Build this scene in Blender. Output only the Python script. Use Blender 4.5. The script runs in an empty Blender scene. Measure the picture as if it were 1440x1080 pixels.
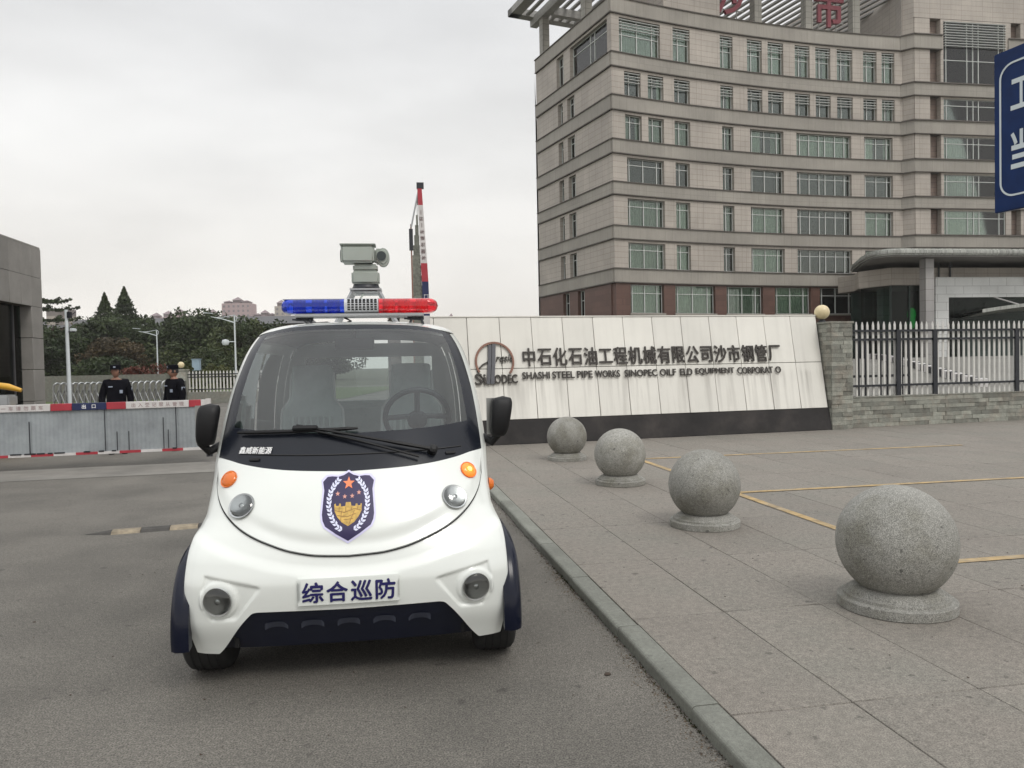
import bpy, bmesh, math, random
from mathutils import Vector, Matrix, noise
import numpy as np
random.seed(7)
R = math.radians
SC = bpy.context.scene
COL = SC.collection
# ------------------------------------------------------------------ camera
cam_d = bpy.data.cameras.new('camera'); cam = bpy.data.objects.new('camera', cam_d); COL.objects.link(cam)
cam.matrix_world = Matrix.Translation((0, 0, 1.5)) @ Matrix.Rotation(R(88.515), 4, 'X') @ Matrix.Rotation(R(-1.15), 4, 'Z')
cam_d.lens = 27.0; cam_d.sensor_width = 36.0; cam_d.clip_start = 0.05; cam_d.clip_end = 6000
SC.camera = cam
# ------------------------------------------------------------------ world: overcast sky
SUN_EL, SUN_AZ = 50, 146          # azimuth clockwise from +Y
w = bpy.data.worlds.new('World'); SC.world = w; w.use_nodes = True
nt = w.node_tree; nt.nodes.clear()
def wn(t, **k):
    n = nt.nodes.new(t)
    for a, b in k.items(): setattr(n, a, b)
    return n
out = wn('ShaderNodeOutputWorld'); bg = wn('ShaderNodeBackground'); bg.inputs[1].default_value = 0.1
sky = wn('ShaderNodeTexSky', sky_type='NISHITA'); sky.sun_disc = False
sky.sun_elevation = R(SUN_EL); sky.sun_rotation = R(SUN_AZ); sky.dust_density = 3
tc = wn('ShaderNodeTexCoord'); sep = wn('ShaderNodeSeparateXYZ'); nt.links.new(tc.outputs['Generated'], sep.inputs[0])
rmp = wn('ShaderNodeValToRGB'); nt.links.new(sep.outputs[2], rmp.inputs[0])
e = rmp.color_ramp.elements
e[0].position = 0.0; e[0].color = (.83, .79, .73, 1); e[1].position = 1.0; e[1].color = (1.3, 1.33, 1.35, 1)
for p, c in ((.10, (.80, .775, .735, 1)), (.25, (.75, .745, .73, 1)), (.42, (.71, .715, .72, 1)), (.7, (1.05, 1.05, 1.05, 1))):
    q = e.new(p); q.color = c
mp = wn('ShaderNodeMapping'); mp.inputs['Scale'].default_value = (1.2, 1.2, 4.0); nt.links.new(tc.outputs['Generated'], mp.inputs[0])
nz = wn('ShaderNodeTexNoise'); nz.inputs['Scale'].default_value = 2.2; nz.inputs['Detail'].default_value = 5
nt.links.new(mp.outputs[0], nz.inputs['Vector'])
r2 = wn('ShaderNodeMapRange'); r2.inputs['From Min'].default_value = .3; r2.inputs['From Max'].default_value = .7
r2.inputs['To Min'].default_value = 10.2; r2.inputs['To Max'].default_value = 12.7; nt.links.new(nz.outputs[0], r2.inputs[0])
vm = wn('ShaderNodeVectorMath', operation='SCALE'); nt.links.new(rmp.outputs[0], vm.inputs[0]); nt.links.new(r2.outputs[0], vm.inputs['Scale'])
mx = wn('ShaderNodeMix', data_type='RGBA'); mx.inputs[0].default_value = .95
nt.links.new(sky.outputs[0], mx.inputs[6]); nt.links.new(vm.outputs[0], mx.inputs[7])
nt.links.new(mx.outputs[2], bg.inputs[0]); nt.links.new(bg.outputs[0], out.inputs[0])
sd = bpy.data.lights.new('sun', 'SUN'); sd.energy = 1.15; sd.angle = R(20); sd.color = (1, .96, .9)
sun = bpy.data.objects.new('sun', sd); COL.objects.link(sun)
sun.rotation_euler = Vector((math.sin(R(SUN_AZ)) * math.cos(R(SUN_EL)), math.cos(R(SUN_AZ)) * math.cos(R(SUN_EL)), math.sin(R(SUN_EL)))).to_track_quat('Z', 'Y').to_euler()
SC.view_settings.view_transform = 'Standard'; SC.view_settings.look = 'None'
SC.view_settings.exposure = 0.12; SC.view_settings.gamma = 1; SC.view_settings.use_curve_mapping = False
SC.render.engine = 'CYCLES'; SC.cycles.max_bounces = 8; SC.cycles.transparent_max_bounces = 24; SC.cycles.use_denoising = True

# ------------------------------------------------------------------ materials
def mat(name, col, rough=.6, metal=0., var=.12, scale=4., bump=0., bscale=60., rnd=0., spec=.5, coat=0., emis=None, es=0.,
        speck=0., sscale=250., speck2=0., s2scale=45., spots=0., spscale=30., stain=0., stscale=.7, stcol=None):
    m = bpy.data.materials.new(name); m.use_nodes = True; t = m.node_tree; N = t.nodes; Lk = t.links.new
    b = N['Principled BSDF']; b.inputs['Roughness'].default_value = rough; b.inputs['Metallic'].default_value = metal
    b.inputs['Specular IOR Level'].default_value = spec; b.inputs['Coat Weight'].default_value = coat
    b.inputs['Coat Roughness'].default_value = .04
    g = N.new('ShaderNodeNewGeometry')
    def nse(sc, det=4, r=.6):
        n = N.new('ShaderNodeTexNoise'); n.inputs['Scale'].default_value = sc; n.inputs['Detail'].default_value = det
        n.inputs['Roughness'].default_value = r; Lk(g.outputs['Position'], n.inputs['Vector']); return n.outputs[0]
    def mr(i, a, c, x, y):
        n = N.new('ShaderNodeMapRange')
        for k, v in zip(('From Min', 'From Max', 'To Min', 'To Max'), (a, c, x, y)): n.inputs[k].default_value = v
        Lk(i, n.inputs[0]); return n.outputs[0]
    def mul(a, c):
        n = N.new('ShaderNodeMath'); n.operation = 'MULTIPLY'
        for i, v in enumerate((a, c)):
            if isinstance(v, float): n.inputs[i].default_value = v
            else: Lk(v, n.inputs[i])
        return n.outputs[0]
    f = None
    if var: f = mr(nse(scale), .3, .7, 1 - var, 1 + var)
    if speck:
        s = mr(nse(sscale, 2, .5), .35, .65, 1 - speck, 1 + speck); f = mul(f, s) if f else s
    if speck2:
        s = mr(nse(s2scale, 3, .6), .35, .65, 1 - speck2, 1 + speck2); f = mul(f, s) if f else s
    if spots:
        s = mr(nse(spscale, 2, .5), .68, .73, 1, 1 - spots); f = mul(f, s) if f else s
    if rnd:
        oi = N.new('ShaderNodeObjectInfo'); s = mr(oi.outputs['Random'], 0, 1, 1 - rnd, 1 + rnd); f = mul(f, s) if f else s
    c0 = N.new('ShaderNodeRGB'); c0.outputs[0].default_value = (*col, 1); co = c0.outputs[0]
    if stain:
        mxn = N.new('ShaderNodeMix'); mxn.data_type = 'RGBA'; sc = stcol or tuple(c * .5 for c in col)
        Lk(mr(nse(stscale, 6, .65), .45, .7, 0, stain), mxn.inputs[0]); Lk(co, mxn.inputs[6]); mxn.inputs[7].default_value = (*sc, 1); co = mxn.outputs[2]
    if f:
        v = N.new('ShaderNodeVectorMath'); v.operation = 'SCALE'; Lk(co, v.inputs[0]); Lk(f, v.inputs['Scale']); co = v.outputs[0]
    Lk(co, b.inputs['Base Color'])
    if bump:
        bn = N.new('ShaderNodeBump'); bn.inputs['Strength'].default_value = bump; bn.inputs['Distance'].default_value = .01
        Lk(nse(bscale, 3), bn.inputs['Height']); Lk(bn.outputs[0], b.inputs['Normal'])
    if emis: b.inputs['Emission Color'].default_value = (*emis, 1); b.inputs['Emission Strength'].default_value = es
    return m
def tilemat(name, col, joint, tw, th, offs=.0, mortar=.012, rough=.55, var=.08, streak=0.):
    """cladding tiles on vertical walls, laid out in metres along the wall"""
    m = mat(name, col, rough, var=0); t = m.node_tree; N = t.nodes; Lk = t.links.new; b = N['Principled BSDF']
    g = N.new('ShaderNodeNewGeometry'); cr = N.new('ShaderNodeVectorMath'); cr.operation = 'CROSS_PRODUCT'
    cr.inputs[0].default_value = (0, 0, 1); Lk(g.outputs['True Normal'], cr.inputs[1])
    dt = N.new('ShaderNodeVectorMath'); dt.operation = 'DOT_PRODUCT'; Lk(g.outputs['Position'], dt.inputs[0]); Lk(cr.outputs[0], dt.inputs[1])
    sp = N.new('ShaderNodeSeparateXYZ'); Lk(g.outputs['Position'], sp.inputs[0])
    cb = N.new('ShaderNodeCombineXYZ'); Lk(dt.outputs['Value'], cb.inputs[0]); Lk(sp.outputs[2], cb.inputs[1])
    br = N.new('ShaderNodeTexBrick'); Lk(cb.outputs[0], br.inputs['Vector']); br.offset = offs; br.inputs['Scale'].default_value = 1
    br.inputs['Mortar Size'].default_value = mortar; br.inputs['Mortar Smooth'].default_value = .3; br.inputs['Brick Width'].default_value = tw; br.inputs['Row Height'].default_value = th
    br.inputs['Color1'].default_value = (*[c * (1 - var) for c in col], 1); br.inputs['Color2'].default_value = (*[c * (1 + var) for c in col], 1)
    br.inputs['Mortar'].default_value = (*joint, 1)
    n = N.new('ShaderNodeTexNoise'); n.inputs['Scale'].default_value = .35; n.inputs['Detail'].default_value = 6; Lk(g.outputs['Position'], n.inputs['Vector'])
    mr = N.new('ShaderNodeMapRange'); mr.inputs['From Min'].default_value = .3; mr.inputs['From Max'].default_value = .7; mr.inputs['To Min'].default_value = .86; mr.inputs['To Max'].default_value = 1.12
    Lk(n.outputs[0], mr.inputs[0]); f = mr.outputs[0]
    if streak:
        mp = N.new('ShaderNodeMapping'); mp.inputs['Scale'].default_value = (7, .5, 1); Lk(cb.outputs[0], mp.inputs[0])
        n2 = N.new('ShaderNodeTexNoise'); n2.inputs['Scale'].default_value = 1; n2.inputs['Detail'].default_value = 4; Lk(mp.outputs[0], n2.inputs['Vector'])
        m2 = N.new('ShaderNodeMapRange'); m2.inputs['From Min'].default_value = .4; m2.inputs['From Max'].default_value = .7; m2.inputs['To Min'].default_value = 1; m2.inputs['To Max'].default_value = 1 - streak
        Lk(n2.outputs[0], m2.inputs[0]); mm = N.new('ShaderNodeMath'); mm.operation = 'MULTIPLY'; Lk(f, mm.inputs[0]); Lk(m2.outputs[0], mm.inputs[1]); f = mm.outputs[0]
    v = N.new('ShaderNodeVectorMath'); v.operation = 'SCALE'; Lk(br.outputs[0], v.inputs[0]); Lk(f, v.inputs['Scale']); Lk(v.outputs[0], b.inputs['Base Color'])
    return m
def glassmat(name, tint=(.8, .9, .88), refl=.08, rough=.02, ior=1.5):
    m = bpy.data.materials.new(name); m.use_nodes = True; t = m.node_tree; N = t.nodes; Lk = t.links.new; N.clear()
    o = N.new('ShaderNodeOutputMaterial'); tr = N.new('ShaderNodeBsdfTransparent'); tr.inputs[0].default_value = (*tint, 1)
    gl = N.new('ShaderNodeBsdfGlossy'); gl.inputs['Roughness'].default_value = rough
    fr = N.new('ShaderNodeFresnel'); fr.inputs[0].default_value = ior; ad = N.new('ShaderNodeMath'); ad.operation = 'ADD'; ad.use_clamp = True
    ad.inputs[1].default_value = refl; Lk(fr.outputs[0], ad.inputs[0]); mx = N.new('ShaderNodeMixShader')
    Lk(ad.outputs[0], mx.inputs[0]); Lk(tr.outputs[0], mx.inputs[1]); Lk(gl.outputs[0], mx.inputs[2]); Lk(mx.outputs[0], o.inputs[0]); return m
def lensmat(name, col, rough=.12, trans=.55, emis=0.):
    m = mat(name, col, rough, var=0, coat=.25); b = m.node_tree.nodes['Principled BSDF']; b.inputs['Transmission Weight'].default_value = trans
    if emis: b.inputs['Emission Color'].default_value = (*col, 1); b.inputs['Emission Strength'].default_value = emis
    return m
M = {}
M['asphalt'] = mat('asphalt', (.128, .119, .104), .88, var=.16, scale=.8, bump=.55, bscale=120, speck=.5, sscale=140, speck2=.16, s2scale=38, spots=.35, spscale=9, stain=.9, stscale=.55, stcol=(.080, .075, .066))
M['concrete_strip'] = mat('concrete_strip', (.19, .18, .162), .9, var=.15, scale=2, speck=.15, bump=.3, stain=.5, stscale=.9, stcol=(.12, .115, .105))
M['forecourt'] = mat('forecourt', (.17, .165, .15), .9, var=.1, scale=.5, stain=.4, stscale=.2)
M['soil'] = mat('soil', (.06, .065, .035), .95, var=.3, scale=.3)
M['slab'] = mat('slab', (.200, .181, .157), .78, var=.13, scale=.9, bump=.3, bscale=170, speck=.34, sscale=170, speck2=.13, s2scale=30, spots=.45, spscale=13, rnd=.05, stain=.75, stscale=.9, stcol=(.135, .131, .113))
M['joint'] = mat('joint', (.10, .09, .078), .95, var=.3, scale=8)
M['kerb'] = mat('kerb', (.185, .19, .165), .75, var=.15, scale=3, bump=.3, bscale=200, speck=.18, rnd=.16, stain=.5, stscale=2, stcol=(.115, .115, .095), speck2=.12, spots=.3)
M['granite'] = mat('granite', (.262, .258, .236), .8, var=.12, scale=2.5, bump=.35, bscale=170, speck=.42, sscale=190, speck2=.12, spots=.5, spscale=22, rnd=.09, stain=.85, stscale=3.6, stcol=(.155, .148, .118))
M['yellow_line'] = mat('yellow_line', (.38, .27, .13), .85, var=.3, scale=9, stain=1.0, stscale=2.5, stcol=(.235, .205, .16))
M['sign_tile'] = mat('sign_tile', (.68, .665, .615), .5, var=.05, scale=1.2, rnd=.05, bump=.06)
M['dark_stone'] = mat('dark_stone', (.018, .016, .016), .8, var=.4, scale=2.5, speck=.2, stain=.4, stscale=2, stcol=(.06, .05, .045))
M['letter'] = mat('letter', (.03, .024, .020), .5, var=.25, scale=12)
M['ring'] = mat('ring', (.21, .10, .07), .5, var=.2, scale=10)
M['steel_dark'] = mat('steel_dark', (.11, .11, .12), .35, .6, var=.15)
M['ledge'] = mat('ledge', (.225, .23, .20), .8, var=.2, scale=9, bump=.7, bscale=45, rnd=.35, stain=.5, stscale=4, stcol=(.25, .20, .16), speck=.2, sscale=70)
M['picket'] = mat('picket', (.62, .61, .58), .5, var=.06, stain=.3, stscale=8)
M['black_iron'] = mat('black_iron', (.018, .02, .026), .45, var=.2)
M['globe'] = mat('globe', (.62, .52, .32), .35, var=.06, scale=9)
M['tile'] = tilemat('tile', (.385, .348, .308), (.25, .218, .19), 1.05, .44, 0, .018, .55, .035, .10)
M['band'] = tilemat('band', (.29, .27, .238), (.22, .205, .18), 1.1, 2.5, 0, .015, .6, .04, .10)
M['ledge_line'] = mat('ledge_line', (.09, .08, .07), .7)
M['brown_stone'] = tilemat('brown_stone', (.105, .056, .043), (.08, .04, .033), .95, .46, .5, .015, .5, .12)
M['grey_granite'] = tilemat('grey_granite', (.28, .265, .245), (.10, .095, .09), 1.2, 2.2, 0, .012, .6, .10, .12)
M['white_cladding'] = tilemat('white_cladding', (.62, .63, .62), (.36, .36, .36), 1.5, .62, .5, .02, .4, .04)
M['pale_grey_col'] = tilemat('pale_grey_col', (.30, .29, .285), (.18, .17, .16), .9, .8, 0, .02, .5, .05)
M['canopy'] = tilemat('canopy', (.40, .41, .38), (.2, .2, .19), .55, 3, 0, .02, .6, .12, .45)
M['win_frame'] = mat('win_frame', (.55, .57, .55), .4, var=.05)
M['pane'] = glassmat('pane', (.74, .81, .77), .03)
M['curtain'] = mat('curtain', (.74, .77, .69), .9, var=.12, scale=3, rnd=.22)
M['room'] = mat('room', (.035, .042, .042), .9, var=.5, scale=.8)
M['louvre'] = mat('louvre', (.50, .51, .49), .45, .3, var=.05)
M['niche'] = tilemat('niche', (.20, .15, .125), (.1, .08, .07), .95, .46, .5, .02, .6)
M['pergola'] = mat('pergola', (.27, .265, .25), .6, var=.15, rnd=.08)
M['pergola_post'] = tilemat('pergola_post', (.25, .24, .21), (.12, .11, .1), .8, .5, 0, .02, .5)
M['red_letter'] = mat('red_letter', (.17, .022, .035), .45, var=.12)
M['green_lamp'] = mat('green_lamp', (.02, .5, .1), .4, emis=(.01, .8, .12), es=.55)
M['lobby_glass'] = glassmat('lobby_glass', (.32, .42, .39), .0, .02, 1.28)
M['dark_green'] = mat('dark_green', (.02, .035, .03), .6, var=.5, scale=1)
M['white_paint'] = mat('white_paint', (.72, .745, .715), .28, var=.02, scale=2, coat=.8)
M['navy'] = mat('navy', (.003, .005, .016), .22, var=.1, spec=.35)
M['navy_dull'] = mat('navy_dull', (.004, .007, .022), .5, var=.15, coat=.1)
M['frit'] = mat('frit', (.010, .012, .018), .25, var=.1, spec=.3)
M['black_plastic'] = mat('black_plastic', (.008, .008, .009), .5, spec=.3, var=.2, scale=15, bump=.1, bscale=300)
M['rubber'] = mat('rubber', (.018, .018, .018), .85, var=.25, scale=20)
M['under'] = mat('under', (.01, .01, .011), .9)
M['chrome'] = mat('chrome', (.40, .41, .41), .28, 1., var=.05)
M['alloy'] = mat('alloy', (.42, .43, .45), .35, .9, var=.05)
M['clear_lens'] = glassmat('clear_lens', (.92, .94, .94), .05, .06)
M['reflector'] = mat('reflector', (.33, .345, .35), .45, .45, var=.6, scale=70, bump=1.0, bscale=90)
M['amber'] = lensmat('amber', (.85, .20, .02), .15, .25)
M['amber_lit'] = lensmat('amber_lit', (1.0, .27, .03), .15, .2, .45)
M['amber_core'] = mat('amber_core', (1, .75, .2), .3, emis=(1, .62, .12), es=1.6)
M['windscreen'] = glassmat('windscreen', (.66, .71, .72), .05, .01, 1.5)
M['side_glass'] = glassmat('side_glass', (.75, .82, .80), .03, .01)
M['seam'] = mat('seam', (.006, .006, .007), .6)
M['seat'] = mat('seat', (.42, .48, .46), .7, var=.1, scale=12, bump=.2)
M['seat_pipe'] = mat('seat_pipe', (.6, .62, .6), .6)
M['trim'] = mat('trim', (.10, .105, .11), .6, var=.15)
M['lining'] = mat('lining', (.2, .21, .22), .85)
M['steer'] = mat('steer', (.035, .045, .048), .45)
M['plate_white'] = mat('plate_white', (.74, .77, .74), .25, var=.02, coat=.5)
M['print_navy'] = mat('print_navy', (.014, .012, .10), .4, var=.05)
M['print_violet'] = mat('print_violet', (.62, .60, .82), .4, var=.05)
M['badge_navy'] = mat('badge_navy', (.018, .010, .065), .35, var=.12, scale=30)
M['badge_orange'] = mat('badge_orange', (.80, .22, .09), .4)
M['badge_gold'] = mat('badge_gold', (.52, .33, .07), .4, var=.35, scale=45)
M['badge_gold_dark'] = mat('badge_gold_dark', (.25, .12, .03), .4)
M['badge_star_small'] = mat('badge_star_small', (.62, .30, .25), .4)
M['badge_white'] = mat('badge_white', (.66, .68, .86), .4)
M['print_white'] = mat('print_white', (.8, .8, .8), .4)
M['blue_lens'] = lensmat('blue_lens', (.015, .07, .75), .06, .75)
M['red_lens'] = lensmat('red_lens', (.95, .03, .05), .06, .75)
M['blue_core'] = mat('blue_core', (.01, .06, .6), .2, var=.3, scale=20)
M['red_core'] = mat('red_core', (.8, .02, .03), .2, var=.3, scale=20)
M['grille'] = mat('grille', (.52, .53, .55), .35, .2)
M['cam_grey'] = mat('cam_grey', (.33, .365, .33), .45, var=.08)
M['bracket'] = mat('bracket', (.38, .39, .40), .4, .4)
M['barrier_cloth'] = mat('barrier_cloth', (.30, .325, .34), .5, .2, var=.1, scale=4, stain=.5, stscale=2.5, stcol=(.16, .175, .19))
M['red_paint'] = mat('red_paint', (.36, .03, .045), .45, var=.15, scale=4)
M['white_board'] = mat('white_board', (.55, .53, .52), .5, var=.12, scale=3)
M['blue_board'] = mat('blue_board', (.010, .018, .075), .45, var=.15)
M['faint_print'] = mat('faint_print', (.30, .22, .22), .5)
M['sign_blue'] = mat('sign_blue', (.004, .022, .095), .45, spec=.2, var=.2, scale=6)
M['sign_white'] = mat('sign_white', (.58, .64, .66), .4, var=.04)
M['yellow_case'] = mat('yellow_case', (.62, .34, .03), .4, var=.1)
M['guard_cloth'] = mat('guard_cloth', (.005, .005, .008), .95, var=.3, scale=15, spec=.15)
M['skin'] = mat('skin', (.27, .14, .095), .55, var=.08, scale=20)
M['hair'] = mat('hair', (.01, .009, .009), .7)
M['badge_grey'] = mat('badge_grey', (.30, .34, .42), .5)
M['lamp_pole'] = mat('lamp_pole', (.60, .64, .66), .4, var=.05)
M['cabinet'] = mat('cabinet', (.27, .36, .44), .5, var=.08)
M['bark'] = mat('bark', (.06, .045, .035), .9, var=.3)
M['far_wall'] = tilemat('far_wall', (.36, .27, .27), (.19, .16, .17), 3.2, 3.0, 0, .9, .8, .08)
M['far_roof'] = mat('far_roof', (.20, .15, .16), .8)
M['far_beige'] = tilemat('far_beige', (.38, .34, .30), (.2, .18, .17), 3.2, 3.0, 0, .9, .8, .08)
M['hall_roof'] = mat('hall_roof', (.10, .10, .105), .8, var=.1, scale=.2)
M['hall_wall'] = tilemat('hall_wall', (.12, .07, .055), (.06, .04, .035), 2.4, 3.2, 0, .5, .8, .2)
M['bump_black'] = mat('bump_black', (.05, .047, .043), .85, var=.3, scale=8)
M['bump_yellow'] = mat('bump_yellow', (.24, .20, .14), .8, var=.3, scale=12, stain=.7, stscale=9, stcol=(.12, .1, .08))
M['litter'] = mat('litter', (.05, .035, .025), .9)
M['litter_pale'] = mat('litter_pale', (.55, .5, .42), .8)
M['moss'] = mat('moss', (.045, .055, .02), .95, var=.3, scale=10)
def leafmat(name, c1, c2):
    m = mat(name, c1, .6, var=0, spec=.25); t = m.node_tree; N = t.nodes; Lk = t.links.new; b = N['Principled BSDF']
    g = N.new('ShaderNodeNewGeometry'); n = N.new('ShaderNodeTexNoise'); n.inputs['Scale'].default_value = .45; n.inputs['Detail'].default_value = 5
    Lk(g.outputs['Position'], n.inputs['Vector']); r = N.new('ShaderNodeValToRGB'); Lk(n.outputs[0], r.inputs[0])
    r.color_ramp.elements[0].position = .35; r.color_ramp.elements[1].position = .65
    r.color_ramp.elements[0].color = (*c1, 1); r.color_ramp.elements[1].color = (*c2, 1); Lk(r.outputs[0], b.inputs['Base Color']); return m
M['leaf_dark'] = leafmat('leaf_dark', (.018, .030, .012), (.045, .065, .022))
M['leaf_mid'] = leafmat('leaf_mid', (.030, .048, .018), (.07, .085, .03))
M['leaf_brown'] = leafmat('leaf_brown', (.045, .035, .018), (.085, .062, .03))
M['leaf_red'] = leafmat('leaf_red', (.07, .022, .016), (.14, .05, .035))
M['leaf_olive'] = leafmat('leaf_olive', (.05, .055, .018), (.10, .11, .04))

# ------------------------------------------------------------------ mesh helpers
class MB:
    def __init__(s): s.v = []; s.f = []; s.m = []
    def add(s, vs, fs, mi=0, T=None):
        n = len(s.v)
        s.v += [tuple(T @ Vector(p)) for p in vs] if T else [tuple(p) for p in vs]
        s.f += [tuple(i + n for i in f) for f in fs]; s.m += [mi] * len(fs); return s
    def box(s, x0, x1, y0, y1, z0, z1, mi=0, T=None):
        return s.add([(x, y, z) for z in (z0, z1) for y in (y0, y1) for x in (x0, x1)],
                     [(0, 2, 3, 1), (4, 5, 7, 6), (0, 1, 5, 4), (2, 6, 7, 3), (0, 4, 6, 2), (1, 3, 7, 5)], mi, T)
    def tube(s, pts, r, n=8, mi=0, T=None, cap=True):
        pts = [Vector(p) for p in pts]; rs = r if isinstance(r, (list, tuple)) else [r] * len(pts)
        vs = []; up = Vector((0, 0, 1)); prev = None
        for i, p in enumerate(pts):
            d = (pts[min(i + 1, len(pts) - 1)] - pts[max(i - 1, 0)]).normalized()
            if prev is None:
                a = d.cross(up if abs(d.z) < .95 else Vector((1, 0, 0))).normalized()
            else:
                a = (prev - d * prev.dot(d)).normalized()
            prev = a; b = d.cross(a)
            vs += [p + (a * math.cos(2 * math.pi * k / n) + b * math.sin(2 * math.pi * k / n)) * rs[i] for k in range(n)]
        fs = [(i * n + k, i * n + (k + 1) % n, (i + 1) * n + (k + 1) % n, (i + 1) * n + k) for i in range(len(pts) - 1) for k in range(n)]
        if cap: fs += [tuple(range(n))[::-1], tuple(range((len(pts) - 1) * n, len(pts) * n))]
        return s.add(vs, fs, mi, T)
    def lathe(s, prof, n=32, mi=0, T=None):
        vs = [(r * math.cos(2 * math.pi * k / n), r * math.sin(2 * math.pi * k / n), z) for r, z in prof for k in range(n)]
        fs = [(i * n + k, i * n + (k + 1) % n, (i + 1) * n + (k + 1) % n, (i + 1) * n + k) for i in range(len(prof) - 1) for k in range(n)]
        if prof[0][0] > 1e-4: fs.append(tuple(range(n))[::-1])
        if prof[-1][0] > 1e-4: fs.append(tuple(range((len(prof) - 1) * n, len(prof) * n)))
        return s.add(vs, fs, mi, T)
    def prism(s, poly, z0, z1, mi=0, T=None):
        n = len(poly)
        return s.add([(x, y, z0) for x, y in poly] + [(x, y, z1) for x, y in poly],
                     [tuple(range(n))[::-1], tuple(range(n, 2 * n))] + [(i, (i + 1) % n, n + (i + 1) % n, n + i) for i in range(n)], mi, T)
    def grid(s, fn, nu, nv, mi=0, T=None, skip=None, flip=False):
        vs = [fn(i / nu, j / nv) for j in range(nv + 1) for i in range(nu + 1)]; fs = []
        for j in range(nv):
            for i in range(nu):
                if skip and skip((i + .5) / nu, (j + .5) / nv): continue
                a = j * (nu + 1) + i; q = (a, a + 1, a + nu + 2, a + nu + 1); fs.append(q[::-1] if flip else q)
        return s.add(vs, fs, mi, T)
    def build(s, name, mats, parent=None, smooth=False, bev=0, kind=None, seg=2, weld=False, loc=None, recalc=True):
        me = bpy.data.meshes.new(name); me.from_pydata(s.v, [], s.f)
        for m in (mats if isinstance(mats, (list, tuple)) else [mats]): me.materials.append(M[m] if isinstance(m, str) else m)
        me.polygons.foreach_set('material_index', s.m)
        bm = bmesh.new(); bm.from_mesh(me)
        if weld: bmesh.ops.remove_doubles(bm, verts=bm.verts, dist=1e-4)
        if recalc: bmesh.ops.recalc_face_normals(bm, faces=bm.faces)
        if bev:
            es = [e for e in bm.edges if len(e.link_faces) == 2 and e.calc_face_angle(0) > .5]
            bmesh.ops.bevel(bm, geom=es, offset=bev, segments=seg, affect='EDGES', clamp_overlap=True)
        bm.to_mesh(me); bm.free()
        if smooth or bev:
            me.shade_smooth()
            try: me.set_sharp_from_angle(angle=R(38))
            except Exception: pass
        o = bpy.data.objects.new(name, me); COL.objects.link(o)
        if parent: o.parent = parent
        if kind: o['kind'] = kind
        if loc: o.location = loc
        return o
def tag(o, label, cat, group=None):
    o['label'] = label; o['category'] = cat
    if group: o['group'] = group
    return o
def thing(name, label, cat, loc=(0, 0, 0), rz=0., group=None):
    o = bpy.data.objects.new(name, None); COL.objects.link(o); o.location = loc; o.rotation_euler = (0, 0, rz)
    o.empty_display_size = .2
    return tag(o, label, cat, group)
def kids(o): return [c for c in bpy.data.objects if c.parent == o]
def dup(root, loc=None, rz=None, label=None, children=None):
    r = root.copy(); COL.objects.link(r)
    if loc is not None: r.location = loc
    if rz is not None: r.rotation_euler = (0, 0, rz)
    if label: r['label'] = label
    for ch in kids(root):
        c = ch.copy(); COL.objects.link(c); c.parent = r
        for g in kids(ch):
            d = g.copy(); COL.objects.link(d); d.parent = c
    return r
def link_copy(o, parent, name=None, loc=None, scale=None, mesh=None):
    c = bpy.data.objects.new(name or o.name.split('.')[0], mesh or o.data); COL.objects.link(c); c.parent = parent
    if loc is not None: c.location = loc
    if scale is not None: c.scale = scale
    return c
_tc = {}
def text(s, size, bold=0., width=None, ext=0., shear=0., height=None, fat=0.):
    """lettering as mesh data, centred on the origin in the XY plane"""
    cu = bpy.data.curves.new('t', 'FONT'); cu.body = s; cu.size = size; cu.extrude = ext; cu.offset = fat * size; cu.shear = shear
    cu.align_x = 'CENTER'; cu.align_y = 'CENTER'; cu.resolution_u = 3
    o = bpy.data.objects.new('t', cu); COL.objects.link(o)
    bpy.context.view_layer.update()
    me = bpy.data.meshes.new_from_object(o.evaluated_get(bpy.context.evaluated_depsgraph_get()))
    vs = [v.co.copy() for v in me.vertices]; fs = [tuple(p.vertices) for p in me.polygons]
    bpy.data.objects.remove(o); bpy.data.curves.remove(cu); bpy.data.meshes.remove(me)
    if not vs: return [], []
    xs = [v.x for v in vs]; ys = [v.y for v in vs]; cx = (min(xs) + max(xs)) / 2; cy = (min(ys) + max(ys)) / 2
    kx = width / (max(xs) - min(xs)) if width else 1; ky = height / (max(ys) - min(ys)) if height else 1
    base = [((v.x - cx) * kx, (v.y - cy) * ky, v.z) for v in vs]
    if not bold: return base, fs
    b = bold * size; ov = []; of = []                       # heavier strokes: five copies a hair apart
    for k, (dx, dy) in enumerate(((0, 0), (b, 0), (-b, 0), (0, b), (0, -b), (b * .7, b * .7), (-b * .7, -b * .7))):
        n = len(ov); ov += [(x + dx, y + dy, z + .00025 * k) for x, y, z in base]; of += [tuple(i + n for i in f) for f in fs]
    return ov, of
def ST(s, t, z=0.): return (-.1749 * s + .9846 * t, .9846 * s + .1749 * t, z)
SAZ = R(10.07)
CAMI = cam.matrix_world.inverted()
def inview(p, mg=.06):
    q = CAMI @ Vector(p)
    if q.z > -.1: return False
    x = .75 * q.x / -q.z; y = .75 * q.y / -q.z
    return abs(x) < .5 + mg and abs(y) < .375 + mg
M['lattice'] = mat('lattice', (.16, .165, .14), .7, var=.4, scale=30, rnd=.15)
M['vent_grey'] = mat('vent_grey', (.035, .04, .06), .5)
M['gutter'] = mat('gutter', (.085, .06, .038), .95, var=.5, scale=40)
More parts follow.
